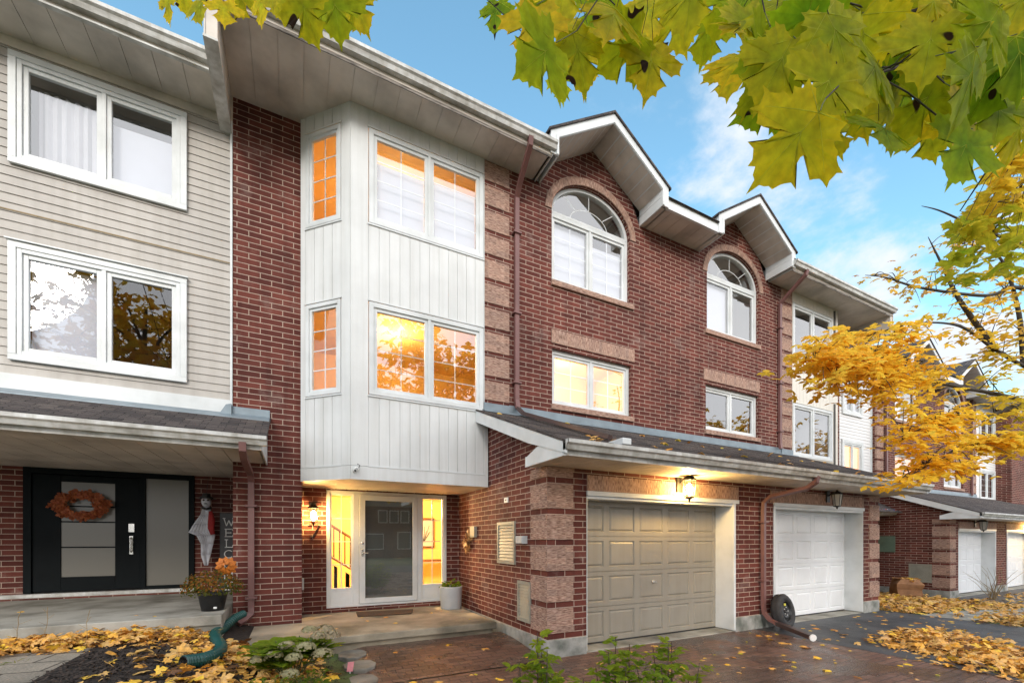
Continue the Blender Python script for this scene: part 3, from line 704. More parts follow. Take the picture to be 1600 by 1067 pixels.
def gable(house, gx=5.54):
    hw, sl, ap = 1.27, 0.64, 9.73; yf = 6.60
    s_ = MB()
    for sg in (-1, 1):
        # sloped soffit panels
        n = 7
        for i in range(n):
            a0 = hw*i/n+0.004; a1 = hw*(i+1)/n-0.004
            P = [(gx+sg*a0, yf, ap-sl*a0), (gx+sg*a1, yf, ap-sl*a1), (gx+sg*a1, 7.245, ap-sl*a1), (gx+sg*a0, 7.245, ap-sl*a0)]
            s_.poly(P, 'soffit')
            a2_ = a1+0.012; s_.poly([(gx+sg*(a1-.006), yf, ap-sl*(a1-.006)-.006), (gx+sg*a2_, yf, ap-sl*a2_-.006), (gx+sg*a2_, 7.245, ap-sl*a2_-.006), (gx+sg*(a1-.006), 7.245, ap-sl*(a1-.006)-.006)], 'white_paint')
        s_.poly([(gx, yf, ap+0.015), (gx+sg*hw, yf, ap-sl*hw+0.015), (gx+sg*hw, 7.25, ap-sl*hw+0.015), (gx, 7.25, ap+0.015)], 'soffit')
    s_.build('gable_soffit', house, recalc=False)
    f = MB(); o = 1.44; zt = ap+0.19; zo = zt-sl*o; zi = ap-sl*hw
    for sg in (-1, 1):
        f.prism([(gx, ap), (gx+sg*hw, zi), (gx+sg*hw, SOF), (gx+sg*o, SOF), (gx+sg*o, zo), (gx, zt)], 'y', yf-0.03, yf, 'white_paint')
        f.prism([(gx, ap+0.012), (gx, ap+0.07), (gx+sg*(hw+0.055), zi+0.035), (gx+sg*(hw+0.055), SOF+0.01), (gx+sg*(hw+0.005), SOF+0.01), (gx+sg*(hw+0.005), zi+0.008)], 'y', yf-0.042, yf-0.03, 'white_paint')
        f.box(gx+sg*(hw+0.0), gx+sg*(hw+0.03), yf, 7.245, SOF-0.005, zi+0.01, 'white_paint')
        f.box(gx+sg*(hw-0.006), gx+sg*hw, yf+0.01, 7.24, zi-0.13, zi-0.115, 'white_paint')
        f.box(gx+sg*(o-0.03), gx+sg*o, yf, 7.6, SOF, zo-0.02, 'white_paint')
    f.build('gable_fascia', house)
    r = MB()
    for sg in (-1, 1):
        e = o+0.05; ze = zt-sl*e
        n = 12
        r.prism([(gx, zt+0.002), (gx+sg*e, ze+0.002), (gx+sg*e, ze+0.042), (gx, zt+0.045)], 'y', yf-0.06, 10.4, 'shingle')
    r.build('gable_roof', house)
def main_front(house, grid=True, lower=None, upper_shade=((0, 1), (0, 1)), right_edge=7.76, arch_shade=True, room='room_light', lower_room='room_warm', light=None):
    M = 7.25
    arch = 0.74; zs = 8.20; cx, rx = 5.54, 1.0
    top = lambda x: (9.73-0.64*abs(x-5.54)) if abs(x-5.54) < 1.269 else SOF+0.02
    az = lambda x: zs + (arch)*math.sqrt(max(0.0, 1-((x-cx)/rx)**2))
    b = MB()
    wall(b, M, 3.10, right_edge, 3.6, top, [dict(x0=4.54, x1=6.54, z0=6.80, z1=az), dict(x0=4.55, x1=6.58, z0=4.36, z1=5.47)], 'brick', 0.11, extra=(4.271, 4.2705, 6.809, 6.8095, 5.54))
    b.build('upper_brick_wall', house, recalc=False)
    a = MB(); n = 30
    for i in range(n):
        t0 = math.pi*i/n; t1 = math.pi*(i+1)/n-0.004
        pi_ = lambda t, r1, r2: (cx-r1*math.cos(t), zs+r2*math.sin(t))
        a.prism([pi_(t0, 1.005, arch+0.005), pi_(t1, 1.005, arch+0.005), pi_(t1, 1.155, arch+0.16), pi_(t0, 1.155, arch+0.16)], 'y', M-0.02, M+0.02, 'rough_brick_upright')
    a.build('stone_arch', house)
    for (za, zb_) in ((6.69, 6.795), (4.25, 4.355)): s_ = MB(); s_.box(4.52, 6.63, M-0.05, M+0.1, za, zb_, 'rough_brick'); s_.build('stone_sill', house, bevel=0.006)
    l = MB(); l.box(4.53, 6.66, M-0.02, M+0.02, 5.56, 5.83, 'rough_brick_upright'); l.build('lintel', house)
    q = MB(); quoins(q, 3.10, 3.60, M, 4.14+0.0889, SOF); q.build('quoin', house)
    window(house, M+0.08, 4.54, 6.54, 6.80, 8.20+arch, 2, (2, 4) if grid else (1, 1), room, upper_shade, arch=arch, glassm='glass')
    lw = window(house, M+0.08, 4.55, 6.58, 4.36, 5.47, 2, (2, 3) if grid else None, lower_room, None, glassm='glass', light=light)
    # flashing where the garage roof meets the wall
    f = MB(); zr = 2.86+2.89*0.396
    f.prism([(3.60, zr-0.02), (7.9-0.001 if right_edge > 7.8 else right_edge, zr-0.02), (right_edge, zr+0.17), (3.60, zr+0.19)], 'y', M-0.012, M-0.002, 'flashing')
    f.box(3.08, 3.60, M-0.03, M-0.016, zr-0.02, zr+0.17, 'flashing')
    f.prism([(M-0.02, zr+0.03), (M-0.02, zr+0.045), (M-0.16, zr-0.012), (M-0.16, zr-0.027)], 'x', 3.05, right_edge, 'flashing')
    f.build('flashing', house)
    gable(house)
    # eave between the gable and the next house
    s2 = MB(); planks_flat(s2, 6.84, right_edge, 6.64, M, SOF, 'soffit', 0.3); s2.build('eave_soffit', house)
    f2 = MB(); f2.box(6.98, right_edge, 6.60, 6.64, SOF-0.005, SOF+0.25, 'white_paint'); f2.box(6.98, right_edge, 6.585, 6.60, SOF-0.005, SOF+0.05, 'white_paint'); f2.build('fascia', house)
def main_roof(house, x0, x1, y0=6.56, z0=8.80, y1=12.5, z1=11.6, name='main_roof', gables=False):
    r = MB()
    if gables:
        k = (z1-z0)/(y1-y0)
        slope_roof(r, x0, 4.16, y0, z0, y1, z1); slope_roof(r, 4.16, 6.98, 8.6, z0+k*(8.6-y0), y1, z1); slope_roof(r, 6.98, x1, y0, z0, y1, z1)
    else: slope_roof(r, x0, x1, y0, z0, y1, z1)
    r.poly([(x0, y1, z1), (x1, y1, z1), (x1, 18, z0), (x0, 18, z0)], 'shingle'); r.build(name, house, recalc=False)
def bay_eave(house, x0=-1.0, x1=4.14, spout=True):
    s_ = MB(); planks_flat(s_, x0+0.13, x1, 6.66, 8.05, SOF, 'soffit', 0.34, gap=0.006); s_.build('eave_soffit', house)
    f = MB()
    f.box(x0, x1, 6.60, 6.62, SOF-0.02, SOF+0.20, 'soffit'); f.box(x0+0.13, x1, 6.62, 6.66, SOF-0.02, SOF+0.01, 'gutter_paint')
    f.box(x1, x1+0.02, 6.60, 7.24, SOF-0.02, SOF+0.22, 'white_paint')
    # boxed return at the outer end
    f.box(x0, x0+0.13, 6.62, 8.0, 8.03, 8.72, 'soffit'); f.box(x0-0.012, x0, 6.60, 8.0, 8.01, 8.74, 'soffit'); f.box(x0-0.01, x0+0.15, 8.0, 8.12, 8.02, 8.72, 'soffit'); f.box(x0+0.13, x1, 6.605, 6.618, SOF-0.06, SOF-0.02, 'dirty_trim')
    f.box(x0-0.02, x0+0.14, 6.58, 8.02, 8.0, 8.03, 'gutter_paint')
    f.build('fascia', house)
    g = MB(); gutter(g, x0, x1+0.05, 6.60, SOF+0.04, h=0.13, w=0.13); g.build('gutter', house)
    if spout:
        d = MB(); downspout(d, [(3.66, 6.53, 8.66), (3.67, 6.56, 8.55), (3.71, 7.05, 8.20), (3.73, 7.18, 8.08), (3.73, 7.19, 7.9), (3.73, 7.19, 4.30), (3.74, 7.16, 4.14)])
        for z in (7.4, 5.9, 4.6): d.box(3.65, 3.81, 7.13, 7.245, z, z+0.03, 'downspout_brown')
        d.build('downspout', house)
def bay(house, panel='bay_panel', grid=(2, 4), lo_room='room_warm', up_room='room_warm', up_shade=((0, .78), (0, .80)), lo_shade=None, lights=True, face45=True, zbot=2.64):
    M = 7.25
    b = MB(); fr = 'white_paint' if panel == 'bay_panel' else panel
    def face(x0, x1, wx0, wx1, mb, ledge):
        for (z0, z1) in ((2.86, 4.0), (5.53, 6.76), (8.32, SOF)):
            battens(mb, wx0, wx1, M, z0, z1, panel)
            mb.box(x0, wx0, M-0.013, M+0.03, z0, z1, panel)
            if x1 > wx1: mb.box(wx1, x1, M-0.013, M+0.03, z0, z1, panel)
        mb.box(x0, x1, M-0.016, M+0.03, zbot, 2.855, panel)
        for (z0, z1) in ((4.0, 5.53), (6.76, 8.32)):
            mb.box(x0, wx0, M-0.013, M+0.03, z0, z1, panel)
            if x1 > wx1: mb.box(wx1, x1, M-0.013, M+0.03, z0, z1, panel)
        for z in (3.985, 5.52, 6.745, 8.31): mb.box(wx0-0.01, wx1+0.01, M-0.03, M, z, z+0.022, fr)
        mb.box(wx0, wx1, M-0.022, M, 2.85, 2.875, fr)
    face(0.80, 3.095, 1.07, 3.08, b, 1); b.box(3.096, 3.165, M-0.016, M+0.03, zbot, 3.96, panel)
    b.build('bay_front', house)
    for (z0, z1, sh, rm, nm, li) in ((4.02, 5.51, lo_shade, lo_room, 'lower', 1), (6.78, 8.30, up_shade, up_room, 'upper', 2)):
        window(house, M+0.0, 1.08, 3.07, z0, z1, 2, grid, None if lights else rm, sh, proud=0.025, glassm='glass', depth=1.0)
    # underside of the bay
    u = MB()
    n = 16; x0, x1 = 0.14, 3.185; p = (x1-x0)/n
    for i in range(n):
        a, c = x0+i*p+0.004, x0+(i+1)*p-0.004
        ya, yc = M+max(0, 0.8-a)+0.02, M+max(0, 0.8-c)+0.02
        u.poly([(a, ya, zbot+0.004), (c, yc, zbot+0.004), (c, 8.848, zbot+0.004), (a, 8.848, zbot+0.004)], 'soffit')
    u.poly([(0.8, M+0.02, zbot+0.02), (3.185, M+0.02, zbot+0.02), (3.185, 8.85, zbot+0.02), (0.13, 8.85, zbot+0.02), (0.13, 7.93, zbot+0.02)], 'soffit')
    u.build('bay_soffit', house, recalc=False)
    if face45:
        old = XF[0]; rt = 0.70711
        XF[0] = lambda p: old(Vector((0.125+p.x*rt+(p.y-M)*rt, 7.925-p.x*rt+(p.y-M)*rt, p.z)))
        L = 0.955; c = MB(); face(-0.02, L+0.004, 0.08, 0.79, c, 0); c.build('bay_side', house)
        for (z0, z1, sh) in ((4.02, 5.51, None), (6.78, 8.30, None)):
            window(house, M, 0.09, 0.78, z0, z1, 1, (2, 4) if grid else None, None if lights else 'room_dark', sh, proud=0.025, glassm='glass_lit' if lights else 'glass', fw=0.06, sw=0.045,
                   curtain=[(0.50, 0.72)] if (lights and z0 > 6) else ([(0.60, 0.72)] if lights else False))
        XF[0] = old
    if lights:
        # the rooms behind the bay: floor, ceiling and walls with lamps in them
        for k, (z0, z1, e) in enumerate(((3.55, 5.95, 42), (6.35, 8.55, 58))):
            r = MB()
            P = [(0.16, 8.0), (0.16, 10.8), (4.3, 10.8), (4.3, 7.40), (0.86, 7.40)]
            r.poly([(x, y, z0) for x, y in P], 'wood_rail'); r.poly([(x, y, z1) for x, y in P], 'room_warm')
            for (a, b2) in zip(P[:3], P[1:4]): r.poly([(a[0], a[1], z0), (b2[0], b2[1], z0), (b2[0], b2[1], z1), (a[0], a[1], z1)], 'room_warm')
            r.poly([(3.08, 7.40, z0), (4.3, 7.40, z0), (4.3, 7.40, z1), (3.08, 7.40, z1)], 'room_warm')
            r.build('room', house, recalc=False)
            ld = bpy.data.lights.new('ceiling_lamp', 'POINT'); ld.energy = e; ld.color = (1, 0.60, 0.25); ld.shadow_soft_size = 0.15
            lo = bpy.data.objects.new('ceiling_lamp', ld); COL.objects.link(lo); lo.location = XF[0](Vector((1.9, 9.0, z1-0.35)))
def pilaster(house):
    b = MB(); b.box(-0.85, 0.12, 8.0, 10.05, 0.28, SOF, 'brick'); b.build('brick_pilaster', house)
def entry(house):
    E_ = 8.85; b = MB()
    wall(b, E_, 0.12, 3.19, 0.30, 2.66, [dict(x0=0.55, x1=2.90, z0=0.39, z1=2.62)], 'brick', 0.12); b.build('entry_wall', house, recalc=False)
    s_ = MB(); s_.box(0.55, 2.90, E_-0.02, E_+0.05, 0.303, 0.388, 'brick'); s_.build('door_sill', house)
    # frame of the door and the two sidelights
    f = MB(); y = E_+0.01; W = 'white_paint'
    f.box(0.55, 0.61, y-0.03, y+0.1, 0.39, 2.62, W); f.box(2.84, 2.90, y-0.03, y+0.1, 0.39, 2.62, W); f.box(0.61, 2.84, y-0.03, y+0.1, 2.56, 2.62, W)
    f.box(1.02, 1.13, y-0.03, y+0.1, 0.39, 2.56, W); f.box(2.27, 2.37, y-0.03, y+0.1, 0.39, 2.56, W); f.box(0.61, 2.84, y-0.032, y+0.1, 0.39, 0.43, W)
    f.build('door_frame', house, bevel=0.005)
    for (a, c) in ((0.61, 1.02), (2.37, 2.84)):
        p = MB(); p.box(a, c, y, y+0.05, 0.43, 0.72, W); p.box(a, c, y-0.008, y+0.05, 0.72, 0.76, W); p.box(a+0.05, c-0.05, y-0.006, y, 0.48, 0.67, W)
        p.box(a, a+0.03, y-0.004, y+0.05, 0.76, 2.56, W); p.box(c-0.03, c, y-0.004, y+0.05, 0.76, 2.56, W); p.box(a+0.03, c-0.03, y-0.004, y+0.05, 2.53, 2.56, W)
        po = p.build('sidelight', house, bevel=0.003)
        g = MB(); g.poly([(a+0.02, y+0.03, 0.75), (c-0.02, y+0.03, 0.75), (c-0.02, y+0.03, 2.54), (a+0.02, y+0.03, 2.54)], 'glass_clear'); g.build('pane', po)
        r = MB(); m = (a+c)/2; r.box(m-0.008, m+0.008, y+0.032, y+0.04, 0.76, 2.53, W)
        for k in range(1, 4): r.box(a+0.03, c-0.03, y+0.0325, y+0.0395, 0.76+1.77*k/4-0.008, 0.76+1.77*k/4+0.008, W)
        r.build('grille', po)
    d = MB(); a, c = 1.135, 2.265
    d.box(a, a+0.11, y-0.05, y-0.01, 0.44, 2.555, W); d.box(c-0.09, c, y-0.05, y-0.01, 0.44, 2.555, W); d.box(a+0.11, c-0.09, y-0.05, y-0.01, 2.45, 2.555, W); d.box(a+0.11, c-0.09, y-0.05, y-0.01, 0.44, 0.54, W)
    do = d.build('storm_door', house, bevel=0.005)
    g = MB(); g.poly([(a+0.1, y-0.03, 0.53), (c-0.08, y-0.03, 0.53), (c-0.08, y-0.03, 2.46), (a+0.1, y-0.03, 2.46)], 'glass_strong'); g.build('pane', do)
    h = MB(); h.box(a+0.035, a+0.075, y-0.062, y-0.05, 1.36, 1.50, 'chrome'); h.tube([(a+0.055, y-0.06, 1.42), (a+0.055, y-0.10, 1.42), (a+0.16, y-0.105, 1.425)], 0.010, 'chrome', 8)
    h.build('door_handle', do); h = MB(); h.lathe([(0.025, 0), (0.025, -0.014), (0.012, -0.018), (0.001, -0.02)], (a+0.055, y-0.05, 1.62), 'chrome', 12, 'y'); h.build('deadbolt', do)
    i_ = MB(); i_.box(1.13, 2.27, y+0.06, y+0.10, 0.43, 2.56, 'door_grey')
    for (x0, x1) in ((1.25, 1.62), (1.78, 2.15)):
        for (z0, z1) in ((0.62, 1.2), (1.35, 2.3)): i_.box(x0, x1, y+0.052, y+0.06, z0, z1, 'door_grey')
    i_.build('front_door', house, bevel=0.006)
    # hall behind
    r = MB(); X0, X1, Y0, Y1, Z0, Z1 = 0.14, 4.0, E_+0.125, 12.2, 0.42, 2.80
    r.poly([(X0, Y0, Z0), (X1, Y0, Z0), (X1, Y1, Z0), (X0, Y1, Z0)], 'room_warm'); r.poly([(X0, Y0, Z1), (X1, Y0, Z1), (X1, Y1, Z1), (X0, Y1, Z1)], 'room_warm')
    r.poly([(X0, Y1, Z0), (X1, Y1, Z0), (X1, Y1, Z1), (X0, Y1, Z1)], 'room_warm')
    for x in (X0, X1): r.poly([(x, Y0, Z0), (x, Y1, Z0), (x, Y1, Z1), (x, Y0, Z1)], 'room_warm')
    for (p, q2, z0, z1) in ((X0, 0.56, Z0, Z1), (2.89, X1, Z0, Z1), (0.56, 2.89, 2.61, Z1)): r.poly([(p, Y0, z0), (q2, Y0, z0), (q2, Y0, z1), (p, Y0, z1)], 'room_warm')
    r.build('hall', house, recalc=False)
    st = MB()   # staircase with railing rising to the left, seen through the left sidelight
    for k in range(9):
        st.box(0.95-0.26*k+0.7, 1.65-0.26*k, 10.4, 11.3, 0.42, 0.55+0.17*k, 'room_light')
    pts = [(1.62, 10.36, 1.42), (0.16, 10.36, 2.38)]
    st.tube(pts, 0.032, 'wood_rail', 8); st.tube([(1.62, 10.36, 0.72), (0.16, 10.36, 1.68)], 0.028, 'wood_rail', 8)
    for k in range(13):
        x = 1.6-0.115*k; z = 1.43+(1.62-x)*0.657; st.tube([(x, 10.36, z-0.70), (x, 10.36, z)], 0.014, 'black_metal', 6)
    st.box(1.60, 1.68, 10.32, 10.40, 0.42, 1.6, 'wood_rail'); st.build('staircase', house)
    pf = MB(); pf.box(3.0, 3.62, 12.13, 12.17, 1.45, 2.30, 'wood_rail'); pf.box(3.04, 3.58, 12.12, 12.14, 1.50, 2.25, 'shade_cloth')
    for k in range(9):
        an = k*0.7; pf.tube([(3.31, 12.11, 1.62), (3.31+0.18*math.sin(an*1.3), 12.105, 1.85+0.03*k)], 0.006, 'black_metal', 5)
    pf.build('picture_frame', house)
    tb = MB(); tb.box(2.95, 3.95, 11.6, 12.0, 1.08, 1.13, 'wood_rail')
    for (x, yy) in ((2.99, 11.63), (3.9, 11.63), (2.99, 11.97), (3.9, 11.97)): tb.box(x-0.02, x+0.02, yy-0.02, yy+0.02, 0.43, 1.08, 'wood_rail')
    tb.build('console_table', house)
    ld = bpy.data.lights.new('hall_lamp', 'POINT'); ld.energy = 190; ld.color = (1, 0.70, 0.34); ld.shadow_soft_size = 0.15
    lo = bpy.data.objects.new('hall_lamp', ld); COL.objects.link(lo); lo.location = XF[0](Vector((2.1, 10.0, 2.4)))
# ------------------------------------------------------------------ centre house
IDX = Vector
tB = thing('townhouse', (3.4, 8.0, 0), 'brick townhouse with white bay over its lit entrance and a beige garage door', 'townhouse', 'row of townhouses')
garage_wing(tB, 'beige_door', lamp=75, lamp_x=5.75, lamp_s=1.25)
main_front(tB, True, light=(34, (5.5, 8.3, 5.3)), upper_shade=((0, 1), (0, .86)))
bay(tB); pilaster(tB); entry(tB); bay_eave(tB); main_roof(tB, -1.05, 7.76, gables=True)
# run of downspout lying on the lower roof
d = MB(); dz = 0.396
pts = [(3.74, 7.16, 4.14), (3.80, 7.05, 2.86+0.396*(7.05-4.36)+0.09), (3.86, 6.0, 2.86+0.396*1.64+0.085), (3.93, 4.75, 2.86+0.396*0.39+0.085)]
downspout(d, pts, 'dark_brown'); dd = d.build('roof_spout', tB)
d = MB(); d.box(3.87, 4.02, 4.42, 4.76, 2.94, 3.03, 'white_paint'); d.build('spout_end', tB, bevel=0.012)
XF[0] = lambda p: p
# small fittings on the centre house
def fitting(name, par, fn, label=None, bevel=0.004, smooth=False):
    m = MB(); fn(m); o = m.build(name, par, bevel=bevel, smooth=smooth)
    if label: o['label'] = label
    return o
XW = 3.19
def louver(m, y0, y1, z0, z1):
    fr = 0.05; m.box(XW-0.03, XW-0.002, y0, y0+fr, z0, z1, 'louver'); m.box(XW-0.03, XW-0.002, y1-fr, y1, z0, z1, 'louver')
    m.box(XW-0.03, XW-0.002, y0+fr, y1-fr, z0, z0+fr, 'louver'); m.box(XW-0.03, XW-0.002, y0+fr, y1-fr, z1-fr, z1, 'louver')
    m.box(XW-0.006, XW-0.001, y0+fr, y1-fr, z0+fr, z1-fr, 'dark_brown')
    n = 11; p = (z1-z0-2*fr)/n
    for i in range(n):
        z = z0+fr+i*p; m.poly([(XW-0.026, y0+fr, z+0.004), (XW-0.026, y1-fr, z+0.004), (XW-0.008, y1-fr, z+p-0.002), (XW-0.008, y0+fr, z+p-0.002)], 'louver')
        m.poly([(XW-0.026, y0+fr, z+0.004), (XW-0.026, y1-fr, z+0.004), (XW-0.006, y1-fr, z), (XW-0.006, y0+fr, z)], 'louver')
fitting('meter_cover', tB, lambda m: louver(m, 6.18, 6.84, 1.28, 1.98), bevel=0)
fitting('meter_cover', tB, lambda m: louver(m, 5.665, 6.08, 0.42, 1.04), bevel=0)
fitting('outlet_box', tB, lambda m: (m.box(XW-0.085, XW, 5.79, 6.02, 1.62, 1.74, 'grey_box'), m.box(XW-0.095, XW-0.085, 5.80, 6.01, 1.63, 1.73, 'grey_box')))
fitting('junction_box', tB, lambda m: m.box(XW-0.06, XW, 7.83, 8.06, 1.73, 1.94, 'louver'))
fitting('doorbell', tB, lambda m: (m.box(XW-0.02, XW, 6.44, 6.58, 2.30, 2.385, 'letter_white'), m.lathe([(0.014, 0), (0.014, -0.008), (0.001, -0.009)], (XW-0.02, 6.51, 2.345), 'black_plastic', 10, 'x')))
def number7(m):
    m.tube([(0.25, 8.83, 1.95), (0.42, 8.83, 1.945), (0.32, 8.83, 1.74)], 0.012, 'black_metal', 5); m.tube([(0.27, 8.832, 1.735), (0.35, 8.832, 1.735)], 0.010, 'black_metal', 5)
fitting('house_number', tB, number7, bevel=0)
def cam_fit(m):
    x, y = 0.885, 7.22
    m.lathe([(0.035, 0), (0.035, -0.02), (0.02, -0.03)], (x, y, 2.80), 'letter_white', 14, 'y'); m.lathe([(0.001, -0.10), (0.026, -0.095), (0.028, -0.03), (0.02, -0.02)], (x-0.03, y, 2.76), 'letter_white', 14, 'y'); m.lathe([(0.001, -0.103), (0.02, -0.101)], (x-0.03, y, 2.76), 'black_plastic', 12, 'y')
    m.tube([(x+0.03, y-0.01, 2.81), (x+0.05, y-0.03, 2.86), (x+0.01, y-0.02, 2.88)], 0.006, 'black_plastic', 5)
fitting('security_camera', tB, cam_fit, bevel=0)
fitting('hose_bib', tB, lambda m: (m.box(0.13, 0.16, 8.45, 8.6, 0.80, 1.0, 'grey_box'),), bevel=0.004)
coach_lamp(tB, 0.32, 8.85, 2.12, 45, 1.15)
# ------------------------------------------------------------------ mirrored neighbour on the right
MIR = 15.52
XF[0] = lambda p: Vector((MIR-p.x, p.y, p.z))
tC = thing('townhouse', (3.4, 8.0, 0), 'brick townhouse with cream bay and a white garage door with a spare wheel beside it', 'townhouse', 'row of townhouses')
garage_wing(tC, 'white_door', lamp=0, lamp_x=5.37, lamp_s=1.1, handle=False)
main_front(tC, False, upper_shade=((0, 0), (0, 1)), lower_room='room_dark', arch_shade=False)
bay(tC, 'cream_panel', None, 'room_dark', 'room_light', up_shade=None, lights=False); pilaster(tC); bay_eave(tC); main_roof(tC, -1.05, 7.76, gables=True)
ew = MB(); wall(ew, 8.85, 0.12, 3.19, -0.2, 2.66, [dict(x0=0.8, x1=2.0, z0=0.2, z1=2.5)], 'brick'); ew.box(0.8, 2.0, 8.9, 8.95, 0.2, 2.5, 'black_door'); ew.build('entry_wall', tC, recalc=False)
XF[0] = lambda p: p
dsp = MB()
downspout(dsp, [(8.22, 4.36, 2.80), (8.20, 4.37, 2.70), (8.17, 4.50, 2.60), (7.98, 5.05, 2.48), (7.93, 5.14, 2.38), (7.93, 5.15, 2.2), (7.93, 5.15, 0.42), (7.93, 5.13, 0.30), (7.93, 5.02, 0.19), (7.90, 4.85, 0.14)])
for z in (2.0, 0.9): dsp.box(7.85, 8.01, 5.09, 5.20, z, z+0.03, 'downspout_brown')
dsp.build('downspout', tC)
dsp = MB(); downspout(dsp, [(7.90, 4.86, 0.145), (7.60, 4.10, 0.075)], 'dark_brown', 0.055); dsp.tube([(7.605, 4.11, 0.076), (7.595, 4.09, 0.075)], 0.058, 'letter_white', 10); dsp.build('spout_extension', tC)
# ------------------------------------------------------------------ siding house on the left
tA = thing('townhouse', (-3.5, 8.0, 0.5), 'townhouse with beige lap siding over a porch with a black front door', 'townhouse', 'row of townhouses')
s_ = MB(); hs = [dict(x0=-3.24, x1=-1.51, z0=6.68, z1=7.98), dict(x0=-3.24, x1=-1.51, z0=4.11, z1=5.50)]
siding(s_, 8.02, -7.5, -0.875, 3.85, 8.22, hs)
wall(s_, 8.026, -7.5, -0.86, 3.60, 8.25, hs, 'siding', 0.06)
s_.build('siding_wall', tA, recalc=False)
tr = MB(); tr.box(-7.5, -0.875, 7.985, 8.01, 3.63, 3.852, 'white_paint'); tr.box(-0.885, -0.855, 7.975, 8.01, 3.63, 8.2, 'white_paint'); tr.box(-7.5, -0.875, 7.99, 8.01, 8.12, 8.25, 'soffit')
tr.box(-7.5, -0.875, 7.998, 8.008, 5.985, 6.0, 'twig_dry'); tr.build('trim_board', tA)
wA = window(tA, 8.0, -3.24, -1.51, 6.68, 7.98, 2, None, 'room_dark', ((0, 0), (0, .78)), casing=0.08, proud=0.03, fw=0.05, curtain=[(-3.12, -2.42)])
wA2 = window(tA, 8.0, -3.24, -1.51, 4.11, 5.50, 2, None, 'room_dark', ((0, 1), (0, 0)), casing=0.08, proud=0.03, fw=0.05, glassm='glass_mid')
dc = MB(); dc.box(-3.34, -1.41, 7.93, 8.0, 5.585, 5.60, 'white_paint'); dc.build('drip_cap', tA)
b = MB(); wall(b, 10.1, -7.5, -0.8, 0.55, 2.95, [dict(x0=-4.02, x1=-1.69, z0=0.77, z1=2.90)], 'brick'); b.build('porch_wall', tA, recalc=False)
# black double-width door unit
d = MB(); K = 'black_door'; y = 10.07
d.box(-4.02, -3.92, y, y+0.1, 0.78, 2.9, K); d.box(-2.50, -2.42, y, y+0.1, 0.78, 2.9, K); d.box(-1.78, -1.69, y, y+0.1, 0.78, 2.9, K); d.box(-3.92, -1.78, y+0.002, y+0.1, 2.80, 2.9, K); d.box(-2.42, -1.78, y+0.002, y+0.1, 0.78, 0.84, K)
d.build('door_frame', tA, bevel=0.005)
d = MB(); y2 = y+0.03
d.box(-3.92, -3.565, y2, y2+0.05, 0.80, 2.79, K); d.box(-2.855, -2.505, y2, y2+0.05, 0.80, 2.79, K); d.box(-3.565, -2.855, y2, y2+0.05, 0.80, 1.04, K); d.box(-3.565, -2.855, y2, y2+0.05, 2.68, 2.79, K)
for z in (1.54, 1.98, 2.25): d.box(-3.565, -2.855, y2-0.003, y2+0.04, z, z+0.022, K)
dA = d.build('front_door', tA, bevel=0.004)
g = MB(); g.box(-3.57, -2.85, y2+0.015, y2+0.03, 1.03, 2.69, 'frosted_glass'); g.build('pane', dA)
h = MB(); h.box(-2.66, -2.58, y2-0.03, y2, 1.82, 1.97, 'chrome'); h.box(-2.65, -2.60, y2-0.02, y2, 1.42, 1.75, 'chrome'); h.tube([(-2.625, y2-0.02, 1.72), (-2.625, y2-0.07, 1.70), (-2.625, y2-0.07, 1.48), (-2.625, y2-0.02, 1.46)], 0.013, 'chrome', 8); h.build('door_handle', dA)
g = MB(); g.box(-2.42, -1.78, y+0.04, y+0.055, 0.84, 2.80, 'frosted_glass'); g.build('sidelight', tA)
d = MB(); d.box(-6, -1.66, 9.98, 10.1, 0.715, 0.775, 'gutter_paint'); d.box(-6, -1.66, 10.0, 10.098, 0.60, 0.714, 'brick'); d.build('threshold', tA)
r = MB(); slope_roof(r, -7.5, -0.33, 6.62, 2.99, 8.0, 3.62)
r.build('porch_roof', tA, recalc=False)
s_ = MB(); planks_flat(s_, -7.5, -0.86, 6.72, 10.1, 2.90, 'soffit', 0.30); planks_flat(s_, -0.855, -0.42, 6.72, 7.99, 2.90, 'soffit', 0.2); s_.build('porch_soffit', tA)
f = MB(); f.box(-7.5, -0.40, 6.70, 6.72, 2.88, 3.0, 'gutter_paint'); f.prism([(6.70, 2.88), (7.99, 2.88), (7.99, 3.58), (6.66, 2.98)], 'x', -0.40, -0.38, 'white_paint'); f.build('fascia', tA)
g = MB(); gutter(g, -7.5, -0.32, 6.70, 2.935); g.build('gutter', tA)
f = MB(); f.box(-0.86, -0.345, 7.975, 7.998, 3.60, 3.76, 'flashing'); f.prism([(7.99, 3.64), (7.99, 3.655), (7.75, 3.545), (7.75, 3.53)], 'x', -7.5, -0.345, 'flashing'); f.prism([(-1.02, 3.60), (-0.86, 3.60), (-0.86, 3.78), (-0.93, 3.76)], 'y', 7.90, 7.98, 'flashing'); f.build('flashing', tA)
d = MB(); downspout(d, [(-0.60, 6.64, 2.96), (-0.60, 6.65, 2.86), (-0.60, 6.80, 2.78), (-0.60, 7.80, 2.70), (-0.60, 7.93, 2.60), (-0.60, 7.94, 2.4), (-0.60, 7.94, 0.62), (-0.60, 7.92, 0.52), (-0.68, 7.86, 0.44), (-0.76, 7.78, 0.40)])
for z in (2.2, 0.75): d.box(-0.68, -0.52, 7.88, 8.0, z, z+0.03, 'downspout_brown')
d.build('downspout', tA)
s_ = MB(); planks_flat(s_, -7.5, -1.03, 7.34, 8.02, 8.25, 'soffit', 0.34); s_.build('eave_soffit', tA)
f = MB(); f.box(-7.5, -1.03, 7.30, 7.32, 8.235, 8.46, 'soffit'); f.box(-7.5, -1.03, 7.28, 7.34, 8.225, 8.25, 'gutter_paint'); f.build('eave_fascia', tA)
